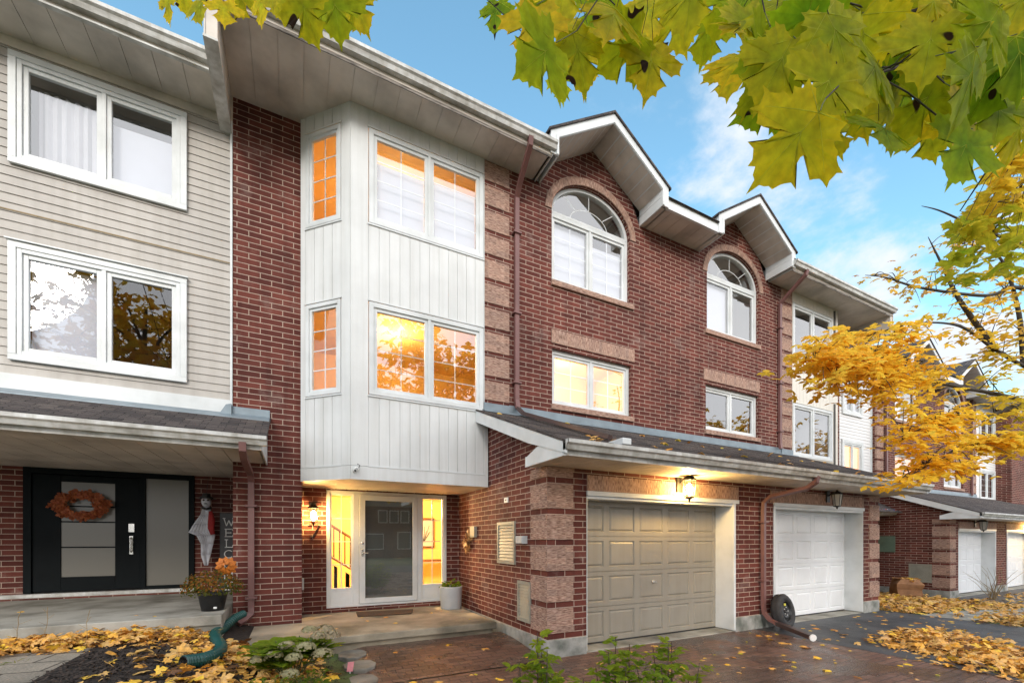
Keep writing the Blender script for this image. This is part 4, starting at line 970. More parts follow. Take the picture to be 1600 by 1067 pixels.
g = MB(); gutter(g, -7.5, -1.03, 7.30, 8.30, h=0.13, w=0.13); g.build('gutter', tA); main_roof(tA, -7.5, -1.03, 7.28, 8.44, 12.5, 11.2)
b = MB(); b.box(-7.5, -0.86, 6.90, 10.1, 0.545, 0.68, 'concrete'); b.box(-7.5, -0.86, 6.94, 10.1, 0.3, 0.545, 'concrete'); b.build('porch_slab', tA, bevel=0.012)
# ------------------------------------------------------------------ far block on the right
DX, DY, DZ = 16.75, 1.2, -0.33
def far(p): return Vector((p.x+DX, p.y+DY, p.z+DZ))
tD = thing('townhouse', (17.8, 9.2, -0.3), 'narrow white sided townhouse seen past the second bay, lit window above its porch', 'townhouse', 'row of townhouses')
s_ = MB(); hs = [dict(x0=17.85, x1=19.05, z0=6.35, z1=7.75), dict(x0=17.85, x1=19.05, z0=3.85, z1=5.22)]
siding(s_, 8.62, 16.4, 19.84, 3.45, 8.2, hs, 'white_siding'); wall(s_, 8.626, 16.4, 19.84, 3.2, 8.25, hs, 'white_siding', 0.05); s_.build('siding_wall', tD, recalc=False)
t_ = MB(); t_.box(19.78, 19.84, 8.57, 8.62, 3.4, 8.2, 'white_paint'); t_.build('trim_board', tD)
window(tD, 8.6, 17.85, 19.05, 6.35, 7.75, 2, None, 'room_dark', ((0, 1), (0, 1)), casing=0.09, proud=0.03, fw=0.05)
window(tD, 8.6, 17.85, 19.05, 3.85, 5.22, 2, None, 'room_warm', None, casing=0.12, proud=0.03, fw=0.05, light=(30, (18.45, 9.6, 4.9)))
b = MB(); wall(b, 11.3, 15.0, 20.2, -0.3, 2.7, [], 'brick'); b.build('porch_wall', tD, recalc=False)
r = MB(); slope_roof(r, 15.0, 19.84, 7.65, 2.66, 8.62, 3.2); r.build('porch_roof', tD, recalc=False)
s_ = MB(); planks_flat(s_, 15.0, 19.9, 7.95, 11.3, 2.57, 'soffit', 0.3); s_.build('porch_soffit', tD); g = MB(); gutter(g, 15.0, 19.9, 7.93, 2.60); g.build('gutter', tD)
main_roof(tD, 15.0, 20.0, 8.5, 8.1, 13.5, 10.6)
XF[0] = far
tE = thing('townhouse', (3.4, 8.0, 0), 'brick townhouse in the far block, its arched window just behind the yellow maple', 'townhouse', 'row of townhouses')
garage_wing(tE, 'white_door', lamp=0, lamp_x=5.2, lamp_s=1.3, handle=False); main_front(tE, False, upper_shade=((0, .9), (0, .5)), light=(20, (5.5, 8.3, 5.3))); main_roof(tE, 2.0, 7.76, gables=True)
d = MB(); downspout(d, [(3.73, 7.19, 8.6), (3.73, 7.19, 4.1)]); d.build('downspout', tE)
fitting('meter_cover', tE, lambda m: m.box(XW-0.04, XW, 6.7, 7.9, 1.55, 2.15, 'green_panel'))
fitting('meter_cover', tE, lambda m: louver(m, 5.67, 6.3, 0.5, 1.15), bevel=0)
XF[0] = lambda p: far(Vector((MIR-p.x, p.y, p.z)))
tF = thing('townhouse', (3.4, 8.0, 0), 'last brick townhouse visible at the right edge with white siding beside its arched window', 'townhouse', 'row of townhouses')
garage_wing(tF, 'white_door', lamp=8, lamp_x=5.2, lamp_s=1.2, handle=False); main_front(tF, False, upper_shade=((0, 0.6), (0, .8)), lower_room='room_light'); main_roof(tF, -1.05, 7.76, gables=True); pilaster(tF)
d = MB(); downspout(d, [(3.73, 7.19, 8.6), (3.73, 7.19, 4.1)]); d.build('downspout', tF)
s_ = MB(); hs = [dict(x0=0.9, x1=2.6, z0=6.7, z1=8.05), dict(x0=0.9, x1=2.6, z0=4.0, z1=5.35)]
siding(s_, 7.27, -0.2, 3.1, 3.4, SOF, hs, 'white_siding'); wall(s_, 7.276, -0.2, 3.1, 3.2, SOF, hs, 'white_siding', 0.05); s_.build('siding_wall', tF, recalc=False)
for z0, z1 in ((6.7, 8.05), (4.0, 5.35)): window(tF, 7.25, 0.9, 2.6, z0, z1, 2, (2, 4), 'room_dark', None, casing=0.09, proud=0.03, fw=0.05)
bay_eave(tF, x0=-0.3, spout=False)
s_ = MB(); slope_roof(s_, -1.0, 2.92, 4.36, 2.86, 7.25, 4.0); s_.build('porch_roof', tF, recalc=False)
XF[0] = lambda p: p
tG = thing('townhouse', (36, 8, 0), 'plain brick side of the next townhouse cut off by the right edge', 'townhouse', 'row of townhouses')
b = MB(); b.box(31.6, 40, 7.9, 14, -0.5, 8.4, 'brick'); b.build('brick_wall', tG); r = MB(); slope_roof(r, 31.4, 40, 7.4, 8.4, 12, 10.5); r.build('main_roof', tG, recalc=False)
for h_, x0, x1, y1, zt in ((tA, -7.5, -0.86, 12.3, 8.3), (tB, -0.85, 7.755, 12.6, 8.55), (tC, 7.765, 16.3, 12.6, 8.55), (tD, 16.35, 19.8, 13.5, 8.0), (tE, 19.86, 24.4, 13.8, 8.2), (tF, 24.5, 31.4, 13.8, 8.2)):
    b = MB(); b.box(x0, x1, y1, y1+.2, -.3, zt, 'brick'); b.box(x0, x0+.02, 10.3, y1, -.3, zt, 'room_dark'); b.box(x0, x1, 10.3, y1, zt-.02, zt, 'room_dark'); b.build('rear_wall', h_)
b = MB(); b.box(-7.6, -7.5, 8.0, 12.5, -.3, 8.3, 'brick'); b.box(-7.5, -.9, 10.24, 10.3, .5, 3.3, 'room_dark'); b.build('end_wall', tA)  # dark inner box: unseen, added behind the porch door to block stray daylight
b = MB(); b.box(19.86, 19.9, 8.46, 13.6, 2.6, 8.2, 'brick'); b.build('end_wall', tE)
# ------------------------------------------------------------------ ground surfaces
ground_sheet('driveway', 0.92, 7.74, -7.0, 5.14, 0.002, 'pavers', 14, 26)
ground_sheet('garage_apron', 3.16, 7.74, 5.14, 5.68, 0.002, 'pavers', 4, 2)
ground_sheet('entry_walk', 0.70, 3.16, 5.14, 6.70, 0.010, 'pavers', 12, 12)
ground_sheet('neighbour_driveway', 7.74, 12.5, -7.0, 5.68, 0.004, 'asphalt', 12, 26)
ground_sheet('far_driveway', 19.8, 31.0, -7.0, 6.9, 0.004, 'asphalt', 18, 24)
ground_sheet('footpath', 12.5, 19.8, 3.7, 4.5, 0.006, 'concrete', 12, 2)
ground_sheet('road', -60, 120, -16.0, -8.5, 0.02, 'asphalt_road', 60, 8)
ground_sheet('mulch_bed', -1.95, 0.60, 3.2, 8.2, 0.004, 'mulch', 12, 14)
ground_sheet('paved_path', -7.5, -1.95, 2.0, 6.30, 0.004, 'grey_pavers', 18, 14)
# step and slab in front of the entrance
b = MB(); b.box(-0.95, 3.05, 6.60, 8.85, 0.19, 0.30, 'old_concrete'); b.box(-0.95, 3.0, 6.66, 8.84, -0.1, 0.19, 'old_concrete')
b.box(-0.95, 0.13, 8.0, 8.85, 0.1, 0.285, 'old_concrete')
struct(b.build('entry_slab', bevel=0.012))
r = random.Random(17); ch = MB()
for i in range(5200):
    x, y = r.uniform(-1.95, .62), r.uniform(3.4, 6.6); a = r.uniform(0, 3.14); l, w_ = r.uniform(.012, .035), r.uniform(.004, .010); z = gz(x, y)+r.uniform(.004, .028); dz_ = r.gauss(0, .008)
    ca, sa = math.cos(a), math.sin(a); ch.poly([(x-ca*l-sa*w_, y-sa*l+ca*w_, z-dz_), (x-ca*l+sa*w_, y-sa*l-ca*w_, z-dz_), (x+ca*l+sa*w_, y+sa*l-ca*w_, z+dz_), (x+ca*l-sa*w_, y+sa*l+ca*w_, z+dz_+.003)], 'chips')
simple('x', (0, 0, 0)) if False else None
tag(ch.build('bark_mulch', recalc=False), 'dark shredded bark mulch covering the front bed', 'mulch', kind='stuff')
# flat stones edging the bed
rnd = random.Random(3)
for k in range(6):
    y = 6.35-k*0.52; m = MB(); n = 9; x = 0.74+rnd.uniform(-.03, .03)
    P = [(x+math.cos(2*math.pi*i/n)*0.20*rnd.uniform(.85, 1.1), y+math.sin(2*math.pi*i/n)*0.25*rnd.uniform(.85, 1.05)) for i in range(n)]
    m.prism(P, 'z', -0.03, 0.035+gz(x, y), 'stone_flag')
    tag(m.build('edging_stone', bevel=0.012), 'flat brown stone edging the mulch bed beside the brick paving', 'stone', 'edging stones between bed and paving')
# ------------------------------------------------------------------ leaves
H_MAPLE = [(0, 0.02), (0.10, -0.05), (0.22, -0.15), (0.37, -0.18), (0.37, -0.06), (0.48, -0.02), (0.39, 0.07), (0.52, 0.09), (0.61, 0.16), (0.78, 0.17), (0.70, 0.28), (0.74, 0.43), (0.58, 0.43), (0.51, 0.53), (0.38, 0.46), (0.22, 0.41), (0.24, 0.53), (0.29, 0.62), (0.44, 0.71), (0.29, 0.77), (0.23, 0.88), (0.11, 0.92), (0, 1.12)]
H_MID = [(0, 0), (0.34, -0.13), (0.31, 0.06), (0.70, 0.22), (0.58, 0.42), (0.17, 0.37), (0.33, 0.67), (0, 1.05)]
H_OVAL = [(0, 0), (0.20, 0.12), (0.30, 0.38), (0.26, 0.66), (0.12, 0.88), (0, 1.02)]
H_NEAR = []
for (a_, b_) in zip(H_MAPLE, H_MAPLE[1:]):
    mx_, my_ = (a_[0]+b_[0])/2, (a_[1]+b_[1])/2; ln_ = math.hypot(b_[0]-a_[0], b_[1]-a_[1])
    H_NEAR += [a_, (mx_-(mx_)*.10*ln_/.15*.6, my_-(my_-.33)*.10*ln_/.15*.6)] if ln_ > .09 else [a_]
H_NEAR.append(H_MAPLE[-1])
class Leaves(MB):
    def __init__(s, mat): super().__init__(); s.c = []; s.mat = mat
    def add(s, pos, ax, ay, az, size, half, c0, c1, curl=0.12, rnd=random, fold=0.0):
        """ax: across, ay: base to tip, az: normal; c0 centre colour, c1 edge colour"""
        k = s.mi(s.mat); base = len(s.v); out = [(x, y) for x, y in half]+[(-x, y) for x, y in reversed(half[1:-1])]
        cu = curl*rnd.uniform(0.2, 1.5); tw = rnd.uniform(-.12, .12); sxx = rnd.uniform(.88, 1.1)
        def put(x, y, c):
            z = -cu*((y-0.35)**2 + 0.8*x*x) + tw*x*y + abs(x)*fold
            s.v.append(tuple(pos + ax*(x*size*sxx) + ay*(y*size) + az*(z*size))); s.c.append(c)
        put(0, 0.33, c0)
        for (x, y) in out:
            e = rnd.uniform(0.6, 1.0); put(x*rnd.uniform(.95, 1.05), y*rnd.uniform(.97, 1.03), tuple(c0[i]*(1-e)+c1[i]*e for i in range(3)))
        n = len(out)
        for i in range(n): s.f.append((base, base+1+i, base+1+(i+1) % n)); s.m.append(k)
def basis(n, d):
    n = n.normalized(); d = (d-n*d.dot(n)).normalized(); return n.cross(d)*-1, d, n
def mixcol(a, b, t): return tuple(a[i]*(1-t)+b[i]*t for i in range(3))
YEL, ORG, GRN, DGR, TAN, RED = (0.93, 0.63, 0.050), (0.86, 0.44, 0.050), (0.16, 0.26, 0.020), (0.06, 0.13, 0.02), (0.66, 0.40, 0.17), (0.34, 0.08, 0.03)
LYG = (0.42, 0.42, 0.02)
# ------------------------------------------------------------------ fallen leaves
rnd = random.Random(21)
def litter_col(r):
    q = r.random()
    if q < .13: return mixcol(YEL, TAN, r.random()*.6), mixcol(YEL, ORG, r.random()*.6)
    if q < .42: return mixcol((.66, .42, .16), TAN, r.random()), mixcol((.72, .46, .14), ORG, r.random()*.5)
    if q < .72: return mixcol(TAN, ORG, r.random()), mixcol(ORG, TAN, r.random())
    if q < .93: return mixcol(ORG, RED, r.random()*.7), mixcol(ORG, TAN, r.random())
    return (0.16, 0.08, 0.03), (0.13, 0.06, 0.03)
def flat_leaf(L, x, y, z, size, r, tilt=0.35, half=H_MID, cols=None):
    n = Vector((r.gauss(0, tilt), r.gauss(0, tilt), 1)); an = r.uniform(0, 6.283)
    c0, c1 = cols or litter_col(r)
    L.add(Vector((x, y, z)), *basis(n, Vector((math.cos(an), math.sin(an), 0))), size, half, c0, c1, 0.5, r)
def zone(n, fn, z_pile=0.05, size=(.07, .13), tilt=.4, base=gz):
    L = Leaves('litter'); i = 0; tries = 0
    while i < n and tries < n*20:
        tries += 1; p = fn(rnd)
        if p is None: continue
        x, y = p; flat_leaf(L, x, y, base(x, y)+0.012+rnd.random()**2*z_pile, rnd.uniform(*size), rnd, tilt); i += 1
    return L
def z1(r):
    x = r.uniform(-6.5, -0.95); y = r.gauss(6.56, 0.20)
    return (x, y) if 6.0 < y < 6.90 else None
o = zone(3200, z1, 0.11, size=(.05, .10)).build('fallen_leaves', recalc=False); tag(o, 'thick band of orange leaves fallen along the concrete porch edge', 'fallen leaves', kind='stuff')
def z2(r):
    x = r.uniform(-1.6, 0.5); y = r.uniform(3.4, 6.5)
    d = 0.9*math.exp(-((x+0.55)**2+(y-6.1)**2)/0.25)+0.9*math.exp(-((x+0.1)/0.5)**2)*(1 if y < 5.0 else 0.25)+0.05
    d += 0.5*math.exp(-((x+0.75)/0.28)**2)
    return (x, y) if r.random() < d else None
o = zone(1300, z2, 0.05, size=(.08, .15)).build('fallen_leaves', recalc=False); tag(o, 'orange and yellow leaves scattered on the dark mulch bed', 'fallen leaves', kind='stuff')
def z3(r):
    t = r.random(); cx, cy = 7.9+1.6*t, 1.2+2.6*t
    a = r.gauss(0, 0.42); x, y = cx+a*0.9+ r.gauss(0.25, .25), cy-a*0.35
    return (x, y) if y < 3.75 and x > 7.6 else None
o = zone(2000, z3, 0.10).build('fallen_leaves', recalc=False); tag(o, 'heap of orange leaves where brick paving meets the asphalt', 'fallen leaves', kind='stuff')
def z4(r):
    x = r.uniform(12.4, 19.7); y = r.uniform(1.0, 9.0)
    if 3.65 < y < 4.6 and r.random() < .82: return None
    if y > 6 and x < 12.7: return None
    if y < 3.0 and r.random() < .5: return None
    return (x, y)
o = zone(4200, z4, 0.10, size=(.09, .15)).build('fallen_leaves', recalc=False); tag(o, 'carpet of yellow leaves on the lawn beyond the white garage door', 'fallen leaves', kind='stuff')
def z5(r):
    x = r.uniform(19.8, 31); y = r.uniform(0, 5.8)
    return (x, y) if r.random() < 0.25+0.75*(math.sin(x*1.7)*0.5+0.5) else None
o = zone(1300, z5, 0.08, size=(.10, .16)).build('fallen_leaves', recalc=False); tag(o, 'yellow leaves drifting over the far driveways at the right edge', 'fallen leaves', kind='stuff')
# single leaves on paving, asphalt, slab and lower roof, each its own object
protos = []
for k in range(8):
    L = Leaves('litter'); r = random.Random(50+k); c = [(YEL, YEL), (YEL, ORG), (TAN, ORG), (TAN, TAN), (LYG, YEL), (ORG, TAN), (YEL, TAN), (ORG, RED)][k]
    L.add(Vector((0, -.03, 0.006)), Vector((1, 0, 0)), Vector((0, 1, 0)), Vector((0, 0, 1)), 0.125, H_MAPLE, c[0], c[1], 0.9, r)
    L.tube([(0, -.03, .006), (0.005, -.075, .004), (0.015, -.11, .012)], 0.0018, 'twig_dry', 4)
    while len(L.c) < len(L.v): L.c.append(TAN)
    me = L.build('fallen_leaf', recalc=False); protos.append(me)
used = [False]*8
def drop(x, y, z, label, group, nx=0, ny=0, s=1.0):
    k = rnd.randrange(8); o = protos[k] if not used[k] else protos[k].copy()
    if used[k]: COL.objects.link(o)
    used[k] = True; o.location = (x, y, z); o.rotation_euler = (nx+rnd.gauss(0, .12), ny+rnd.gauss(0, .12), rnd.uniform(0, 6.28)); q = s*rnd.uniform(.65, 1.15); o.scale = (q, q, q)
    tag(o, label, 'leaf', group)
for i in range(120):
    x, y = rnd.uniform(1.0, 7.7), rnd.uniform(2.4, 6.4)
    if y > 5.1 and x > 3.1: y = rnd.uniform(2.6, 5.1)
    drop(x, y, gz(x, y)+0.006, 'single autumn leaf lying on the wet brick paving', 'single leaves on the brick paving')
for i in range(70):
    x, y = rnd.uniform(7.8, 12.4), rnd.uniform(1.8, 5.1); drop(x, y, gz(x, y)+0.008, 'single autumn leaf lying on the dark asphalt drive', 'single leaves on the asphalt')
for i in range(9):
    x, y = rnd.uniform(0.0, 3.0), rnd.uniform(6.8, 8.2); drop(x, y, 0.304, 'single leaf lying on the concrete entrance slab', 'single leaves on the entrance slab', s=.8)
for i in range(4):
    x, y = rnd.uniform(-3.5, -1.2), rnd.uniform(7.1, 9.4); drop(x, y, 0.684, 'single dry leaf lying on the left porch floor', 'single leaves on the left porch', s=.8)
for i in range(42):
    x = rnd.uniform(3.2, 12.3); y = rnd.choice([rnd.uniform(4.45, 5.0), rnd.uniform(4.5, 7.0)]); drop(x, y, 2.86+(y-4.36)*0.396+0.04, 'single leaf caught on the dark shingles above the garages', 'single leaves on the garage roof', nx=0.377, s=.9)
# ------------------------------------------------------------------ things by the entrances
lip = MB(); c = (2.83, 8.33, 0.30); lip.lathe([(0.001, 0), (0.195, 0), (0.205, 0.02), (0.225, 0.42), (0.228, 0.445), (0.215, 0.45), (0.205, 0.44), (0.2, 0.38)], c, 'planter', 36)
tP = thing('planter_pot', c, 'pale grey round planter with a small leafy plant beside the white storm door', 'planter')
po = lip.build('pot', tP, smooth=True); so_ = MB(); so_.lathe([(0.001, 0.385), (0.203, 0.38)], c, 'mulch', 20); so_.build('soil', tP)
L = Leaves('leaf'); r = random.Random(5)
for i in range(150):
    a = r.uniform(0, 6.28); q = math.sqrt(r.random())*0.19; p = Vector((c[0]+math.cos(a)*q, c[1]+math.sin(a)*q, 0.70+r.random()*0.16*(1.2-q*3)))
    n = Vector((r.gauss(0, .5), r.gauss(0, .5), .7)); L.add(p, *basis(n, Vector((math.cos(a), math.sin(a), r.uniform(-.2, .6)))), r.uniform(.05, .085), H_OVAL, mixcol(DGR, GRN, r.random()*.7), mixcol(DGR, LYG, r.random()*.5), .3, r)
L.build('foliage', tP, recalc=False)
m = MB(); P = [Vector(q) for q in ((1.02, 8.12, 0), (1.95, 8.00, 0), (2.10, 8.48, 0), (1.05, 8.62, 0))]
m.poly([(p.x, p.y, 0.304) for p in P], 'mat_brown'); m.poly([(p.x, p.y, 0.320) for p in P], 'mat_brown')
for i in range(4): a, q = P[i], P[(i+1) % 4]; m.poly([(a.x, a.y, .304), (q.x, q.y, .304), (q.x, q.y, .32), (a.x, a.y, .32)], 'mat_brown')
tag(m.build('doormat'), 'worn brown doormat on the slab in front of the storm door', 'doormat')
# dried leaf ornament on the side wall
t = thing('leaf_ornament', (3.17, 8.2, 1.62), 'bunch of dried brown leaves hanging on the brick side wall', 'ornament'); L = Leaves('litter'); r = random.Random(8)
for i in range(26):
    a = r.uniform(0, 6.28); q = r.random()*.17; p = Vector((3.15-r.random()*.05, 8.2+math.cos(a)*q*1.0, 1.62+math.sin(a)*q*1.1)); L.add(p, *basis(Vector((-1, r.gauss(0, .5), r.gauss(0, .5))), Vector((0, math.cos(a), math.sin(a)))), r.uniform(.08, .13), H_MID, TAN, (0.12, .05, .02), .6, r)
L.build('dried_leaves', t, recalc=False); m = MB(); m.tube([(3.17, 8.2, 1.60), (3.18, 8.2, 1.78)], .004, 'twig_dry', 4); m.build('cord', t)
# spare wheel
tc_ = Vector((8.29, 5.00, 0.325)); t = thing('spare_wheel', (8.29, 4.95, 0), 'black spare car wheel leaning on the brick pier by the white garage door', 'wheel')
lean = Matrix.Rotation(R(-11), 3, 'X') @ Matrix.Rotation(R(8), 3, 'Z')
XF[0] = lambda p: tc_ + lean @ p
m = MB(); prof = [(0.195, -.055), (0.215, -.085), (0.255, -.092), (0.290, -.085), (0.315, -.062), (0.322, -.03), (0.322, .03), (0.315, .062), (0.29, .085), (0.255, .092), (0.215, .085), (0.195, .055)]
m.lathe(prof, (0, 0, 0), 'rubber', 48, 'y')
for k in range(48):
    a = 2*math.pi*k/48
    for (y0, y1) in ((-.06, -.012), (.012, .06)):
        m.tube([(math.cos(a)*.322, y0, math.sin(a)*.322), (math.cos(a+.03)*.323, y1, math.sin(a+.03)*.323)], .006, 'rubber', 4)
m.build('tyre', t, smooth=True)
m = MB(); m.lathe([(0.2, -.06), (0.192, -.075), (0.182, -.055), (0.172, -.03), (0.160, -.02), (0.150, -.045), (0.11, -.055), (0.075, -.035), (0.045, -.03), (0.04, -.06), (0.034, -.06), (0.034, .02)], (0, 0, 0), 'rim_steel', 40, 'y')
m.lathe([(0.2, .06), (0.18, .05), (0.17, -.02)], (0, 0, 0), 'rim_steel', 40, 'y'); ro = m.build('rim', t, smooth=True)
m = MB()
for k in range(5): a = 2*math.pi*k/5; m.lathe([(0.001, -.058), (.012, -.058), (.012, -.03)], (math.cos(a)*.075, 0, math.sin(a)*.075), 'chrome', 8, 'y')
m.build('wheel_nuts', ro); m = MB(); m.box(-.05, .02, -.062, -.057, .10, .145, 'yellow_paint'); m.build('sticker', ro)
XF[0] = lambda p: p
# wreath
wc = Vector((-3.27, 10.04, 2.27)); t = thing('door_wreath', wc, 'rust orange leaf wreath hanging on the black front door', 'wreath')
m = MB(); m.tube([(wc.x+math.cos(a*.2618)*.24, wc.y, wc.z+math.sin(a*.2618)*.165) for a in range(25)], .03, 'twig_dry', 6); m.build('hoop', t)
L = Leaves('litter'); r = random.Random(4)
for i in range(330):
    a = r.uniform(0, 6.28); q = 1+r.gauss(0, .16); p = wc+Vector((math.cos(a)*.27*q, -.03-r.random()*.07, math.sin(a)*.175*q)); d = Vector((math.cos(a)+r.gauss(0, .8), r.gauss(0, .4), math.sin(a)+r.gauss(0, .8)))
    L.add(p, *basis(Vector((r.gauss(0, .6), -1, r.gauss(0, .6))), d), r.uniform(.05, .09), H_MID, mixcol((.40, .10, .03), (.20, .03, .02), r.random()), mixcol((.42, .13, .03), RED, r.random()*.8), .4, r)
L.build('foliage', t, recalc=False)
# mum pot
mc = Vector((-1.03, 7.42, 0.68)); t = thing('flower_pot', mc, 'black plastic pot of bronze mums with one orange bloom, beside the brick pilaster', 'flower pot')
m = MB(); m.lathe([(0.001, 0), (.135, 0), (.175, .22), (.185, .225), (.185, .25), (.165, .25), (.16, .2), (.001, .2)], mc, 'black_plastic', 28); m.build('pot', t, smooth=True)
m = MB(); m.box(mc.x+.03, mc.x+.07, mc.y-.172, mc.y-.160, mc.z+.04, mc.z+.065, 'letter_white'); m.build('price_tag', t)
L = Leaves('leaf'); r = random.Random(12)
for i in range(1700):
    u = Vector((r.gauss(0, 1), r.gauss(0, 1), r.gauss(0, 1))).normalized()
    if u.z < -.25: continue
    p = mc+Vector((0, 0, .30))+Vector((u.x*.38, u.y*.38, u.z*.28))*r.uniform(.75, 1.02); top = u.z > -.1 and r.random() < .55
    c = mixcol((.34, .12, .03), (.36, .19, .03), r.random()) if top else mixcol(DGR, (.10, .12, .03), r.random())
    L.add(p, *basis(u+Vector((r.gauss(0, .4), r.gauss(0, .4), r.gauss(0, .4))), Vector((r.gauss(0, 1), r.gauss(0, 1), r.gauss(0, 1)))), r.uniform(.025, .045), H_OVAL, c, mixcol(c, (.35, .2, .05), .3), .4, r)
L.build('foliage', t, recalc=False)
fc = mc+Vector((.16, -.02, .62)); L = Leaves('litter')
for i in range(46):
    a = i*2.4; q = .02+.012*(i % 5); L.add(fc+Vector((math.cos(a)*q, -.02*(i % 3), math.sin(a)*q)), *basis(Vector((math.cos(a)*.4, -1, math.sin(a)*.4)), Vector((math.cos(a), -.25, math.sin(a)))), .085, H_OVAL, (.5, .14, .02), (.62, .2, .02), .3, r)
L.build('orange_bloom', t, recalc=False)
m = MB(); m.tube([mc+Vector((.02, 0, .3)), fc], .006, 'stem_green', 5); m.build('stem', t)
# hanging white halloween ghost
t = thing('hanging_ghost', (-1.40, 9.9, 1.3), 'hanging halloween ghost in white cloth with a red scarf beside the welcome sign', 'decoration')
m = MB(); hc = Vector((-1.47, 9.86, 2.40)); m.ball(hc, .095, 'ghost_cloth', 14, 10, (0.85, .9, 1.15)); ho = m.build('head', t, smooth=True)
m = MB(); m.ball(hc+Vector((-.03, -.078, .02)), .018, 'black_plastic', 8, 6); m.ball(hc+Vector((.035, -.078, .02)), .018, 'black_plastic', 8, 6); m.ball(hc+Vector((.0, -.08, -.045)), .02, 'black_plastic', 8, 6, (1.4, .6, .5)); m.build('face', ho, smooth=True)
m = MB(); m.lathe([(.105, .05), (.11, .085), (.07, .10), (.06, .15), (.001, .16)], hc, 'black_plastic', 14); m.lathe([(.17, .05), (.105, .055)], hc, 'black_plastic', 14); m.build('hat', t)
def cloth(name, pts, mat, par):
    m = MB(); n = len(pts)
    for i in range(n-1):
        (xa, xb, z), (xc, xd, z2) = pts[i], pts[i+1]; K = 8
        for k in range(K):
            f = lambda x0, x1, q, zz: (x0+(x1-x0)*q/K, 9.86+0.014*math.sin(q*1.1+zz*2), zz)
            m.poly([f(xa, xb, k, z), f(xa, xb, k+1, z), f(xc, xd, k+1, z2), f(xc, xd, k, z2)], mat)
    o = m.build(name, par, smooth=True, recalc=False); sm = o.modifiers.new('s', 'SOLIDIFY'); sm.thickness = .008; return o
cloth('robe', [(-1.52, -1.42, 2.30), (-1.56, -1.38, 2.15), (-1.66, -1.36, 1.98), (-1.74, -1.34, 1.82), (-1.62, -1.33, 1.76), (-1.55, -1.36, 1.6), (-1.55, -1.40, 1.4), (-1.50, -1.44, 1.2)], 'ghost_cloth', t)
m = MB(); m.tube([(-1.40, 9.82, 2.22), (-1.38, 9.80, 2.05), (-1.39, 9.80, 1.9), (-1.36, 9.80, 1.78)], [.03, .06, .055, .04], 'red_cloth', 8, flat=(1, .4)); m.tube([(-1.53, 9.80, 2.28), (-1.46, 9.77, 2.25), (-1.38, 9.80, 2.28)], .022, 'black_plastic', 6); m.build('scarf', t, smooth=True)
m = MB(); m.tube([(-1.47, 9.88, 2.55), (-1.45, 9.95, 2.88)], .004, 'black_plastic', 4); m.build('cord', t)
# welcome sign
t = thing('welcome_sign', (-1.12, 9.7, 0.68), 'tall black board lettered WELCOME downwards, half hidden by the pilaster', 'sign')
m = MB(); m.box(-1.27, -0.97, 9.93, 9.955, 0.69, 2.20, 'black_plastic'); m.build('board', t, bevel=.006)
STR = {'W': [((-.5, .5), (-.25, -.5)), ((-.25, -.5), (0, .25)), ((0, .25), (.25, -.5)), ((.25, -.5), (.5, .5)), ((-.62, .5), (-.36, .5)), ((.36, .5), (.62, .5))],
 'E': [((-.3, .5), (-.3, -.5)), ((-.42, .5), (.38, .5)), ((-.42, -.5), (.4, -.5)), ((-.3, 0), (.2, 0)), ((.38, .5), (.38, .3)), ((.4, -.5), (.4, -.28)), ((.2, .1), (.2, -.1))],
 'L': [((-.25, .5), (-.25, -.5)), ((-.42, .5), (-.08, .5)), ((-.42, -.5), (.4, -.5)), ((.4, -.5), (.4, -.25))],
 'M': [((-.42, .5), (-.42, -.5)), ((.42, .5), (.42, -.5)), ((-.42, .5), (0, -.35)), ((0, -.35), (.42, .5)), ((-.55, -.5), (-.28, -.5)), ((.28, -.5), (.55, -.5))],
 'C': [((math.cos(R(a))*.45, math.sin(R(a))*.5), (math.cos(R(a+30))*.45, math.sin(R(a+30))*.5)) for a in range(45, 315, 30)],
 'O': [((math.cos(R(a))*.45, math.sin(R(a))*.5), (math.cos(R(a+30))*.45, math.sin(R(a+30))*.5)) for a in range(0, 360, 30)]}
m = MB()
for i, ch in enumerate('WELCOME'):
    cx_, cz_ = -1.12, 2.02-.205*i
    for (a, q) in STR[ch]: m.tube([(cx_+a[0]*.16, 9.926, cz_+a[1]*.145), (cx_+q[0]*.16, 9.926, cz_+q[1]*.145)], .010, 'letter_white', 4)
m.build('lettering', t)
# green corrugated drain pipe
path = [(381, 958, 6.45), (366, 966, 6.25), (348, 975, 5.95), (336, 988, 5.6), (339, 1000, 5.3), (345, 1010, 5.05), (338, 1024, 4.75), (315, 1035, 4.45), (286, 1044, 4.25)]
P = []
for i, (px, py, tt) in enumerate(path):
    p = at(px, py, tt); g_ = gz(p.x, p.y)+.075
    p.z = max(p.z, g_) if i < 2 else g_
    P.append(p)
Q = []
for i in range(len(P)-1):
    p0, p1, p2, p3 = P[max(i-1, 0)], P[i], P[i+1], P[min(i+2, len(P)-1)]
    for k in range(14):
        u = k/14; Q.append(0.5*((2*p1)+(-p0+p2)*u+(2*p0-5*p1+4*p2-p3)*u*u+(-p0+3*p1-3*p2+p3)*u**3))
Q.append(P[-1]); rs = [(.066 if (i % 2) else .056)*(0.85+.2*min(1, i/50)) for i in range(len(Q))]
m = MB(); m.tube(Q, rs, 'green_plastic', 12, caps=False); m.tube(Q, [x*.85 for x in rs], 'black_plastic', 10, caps=False)
tag(m.build('drain_pipe'), 'green corrugated drain pipe snaking from the downspout over the mulch', 'drain pipe')
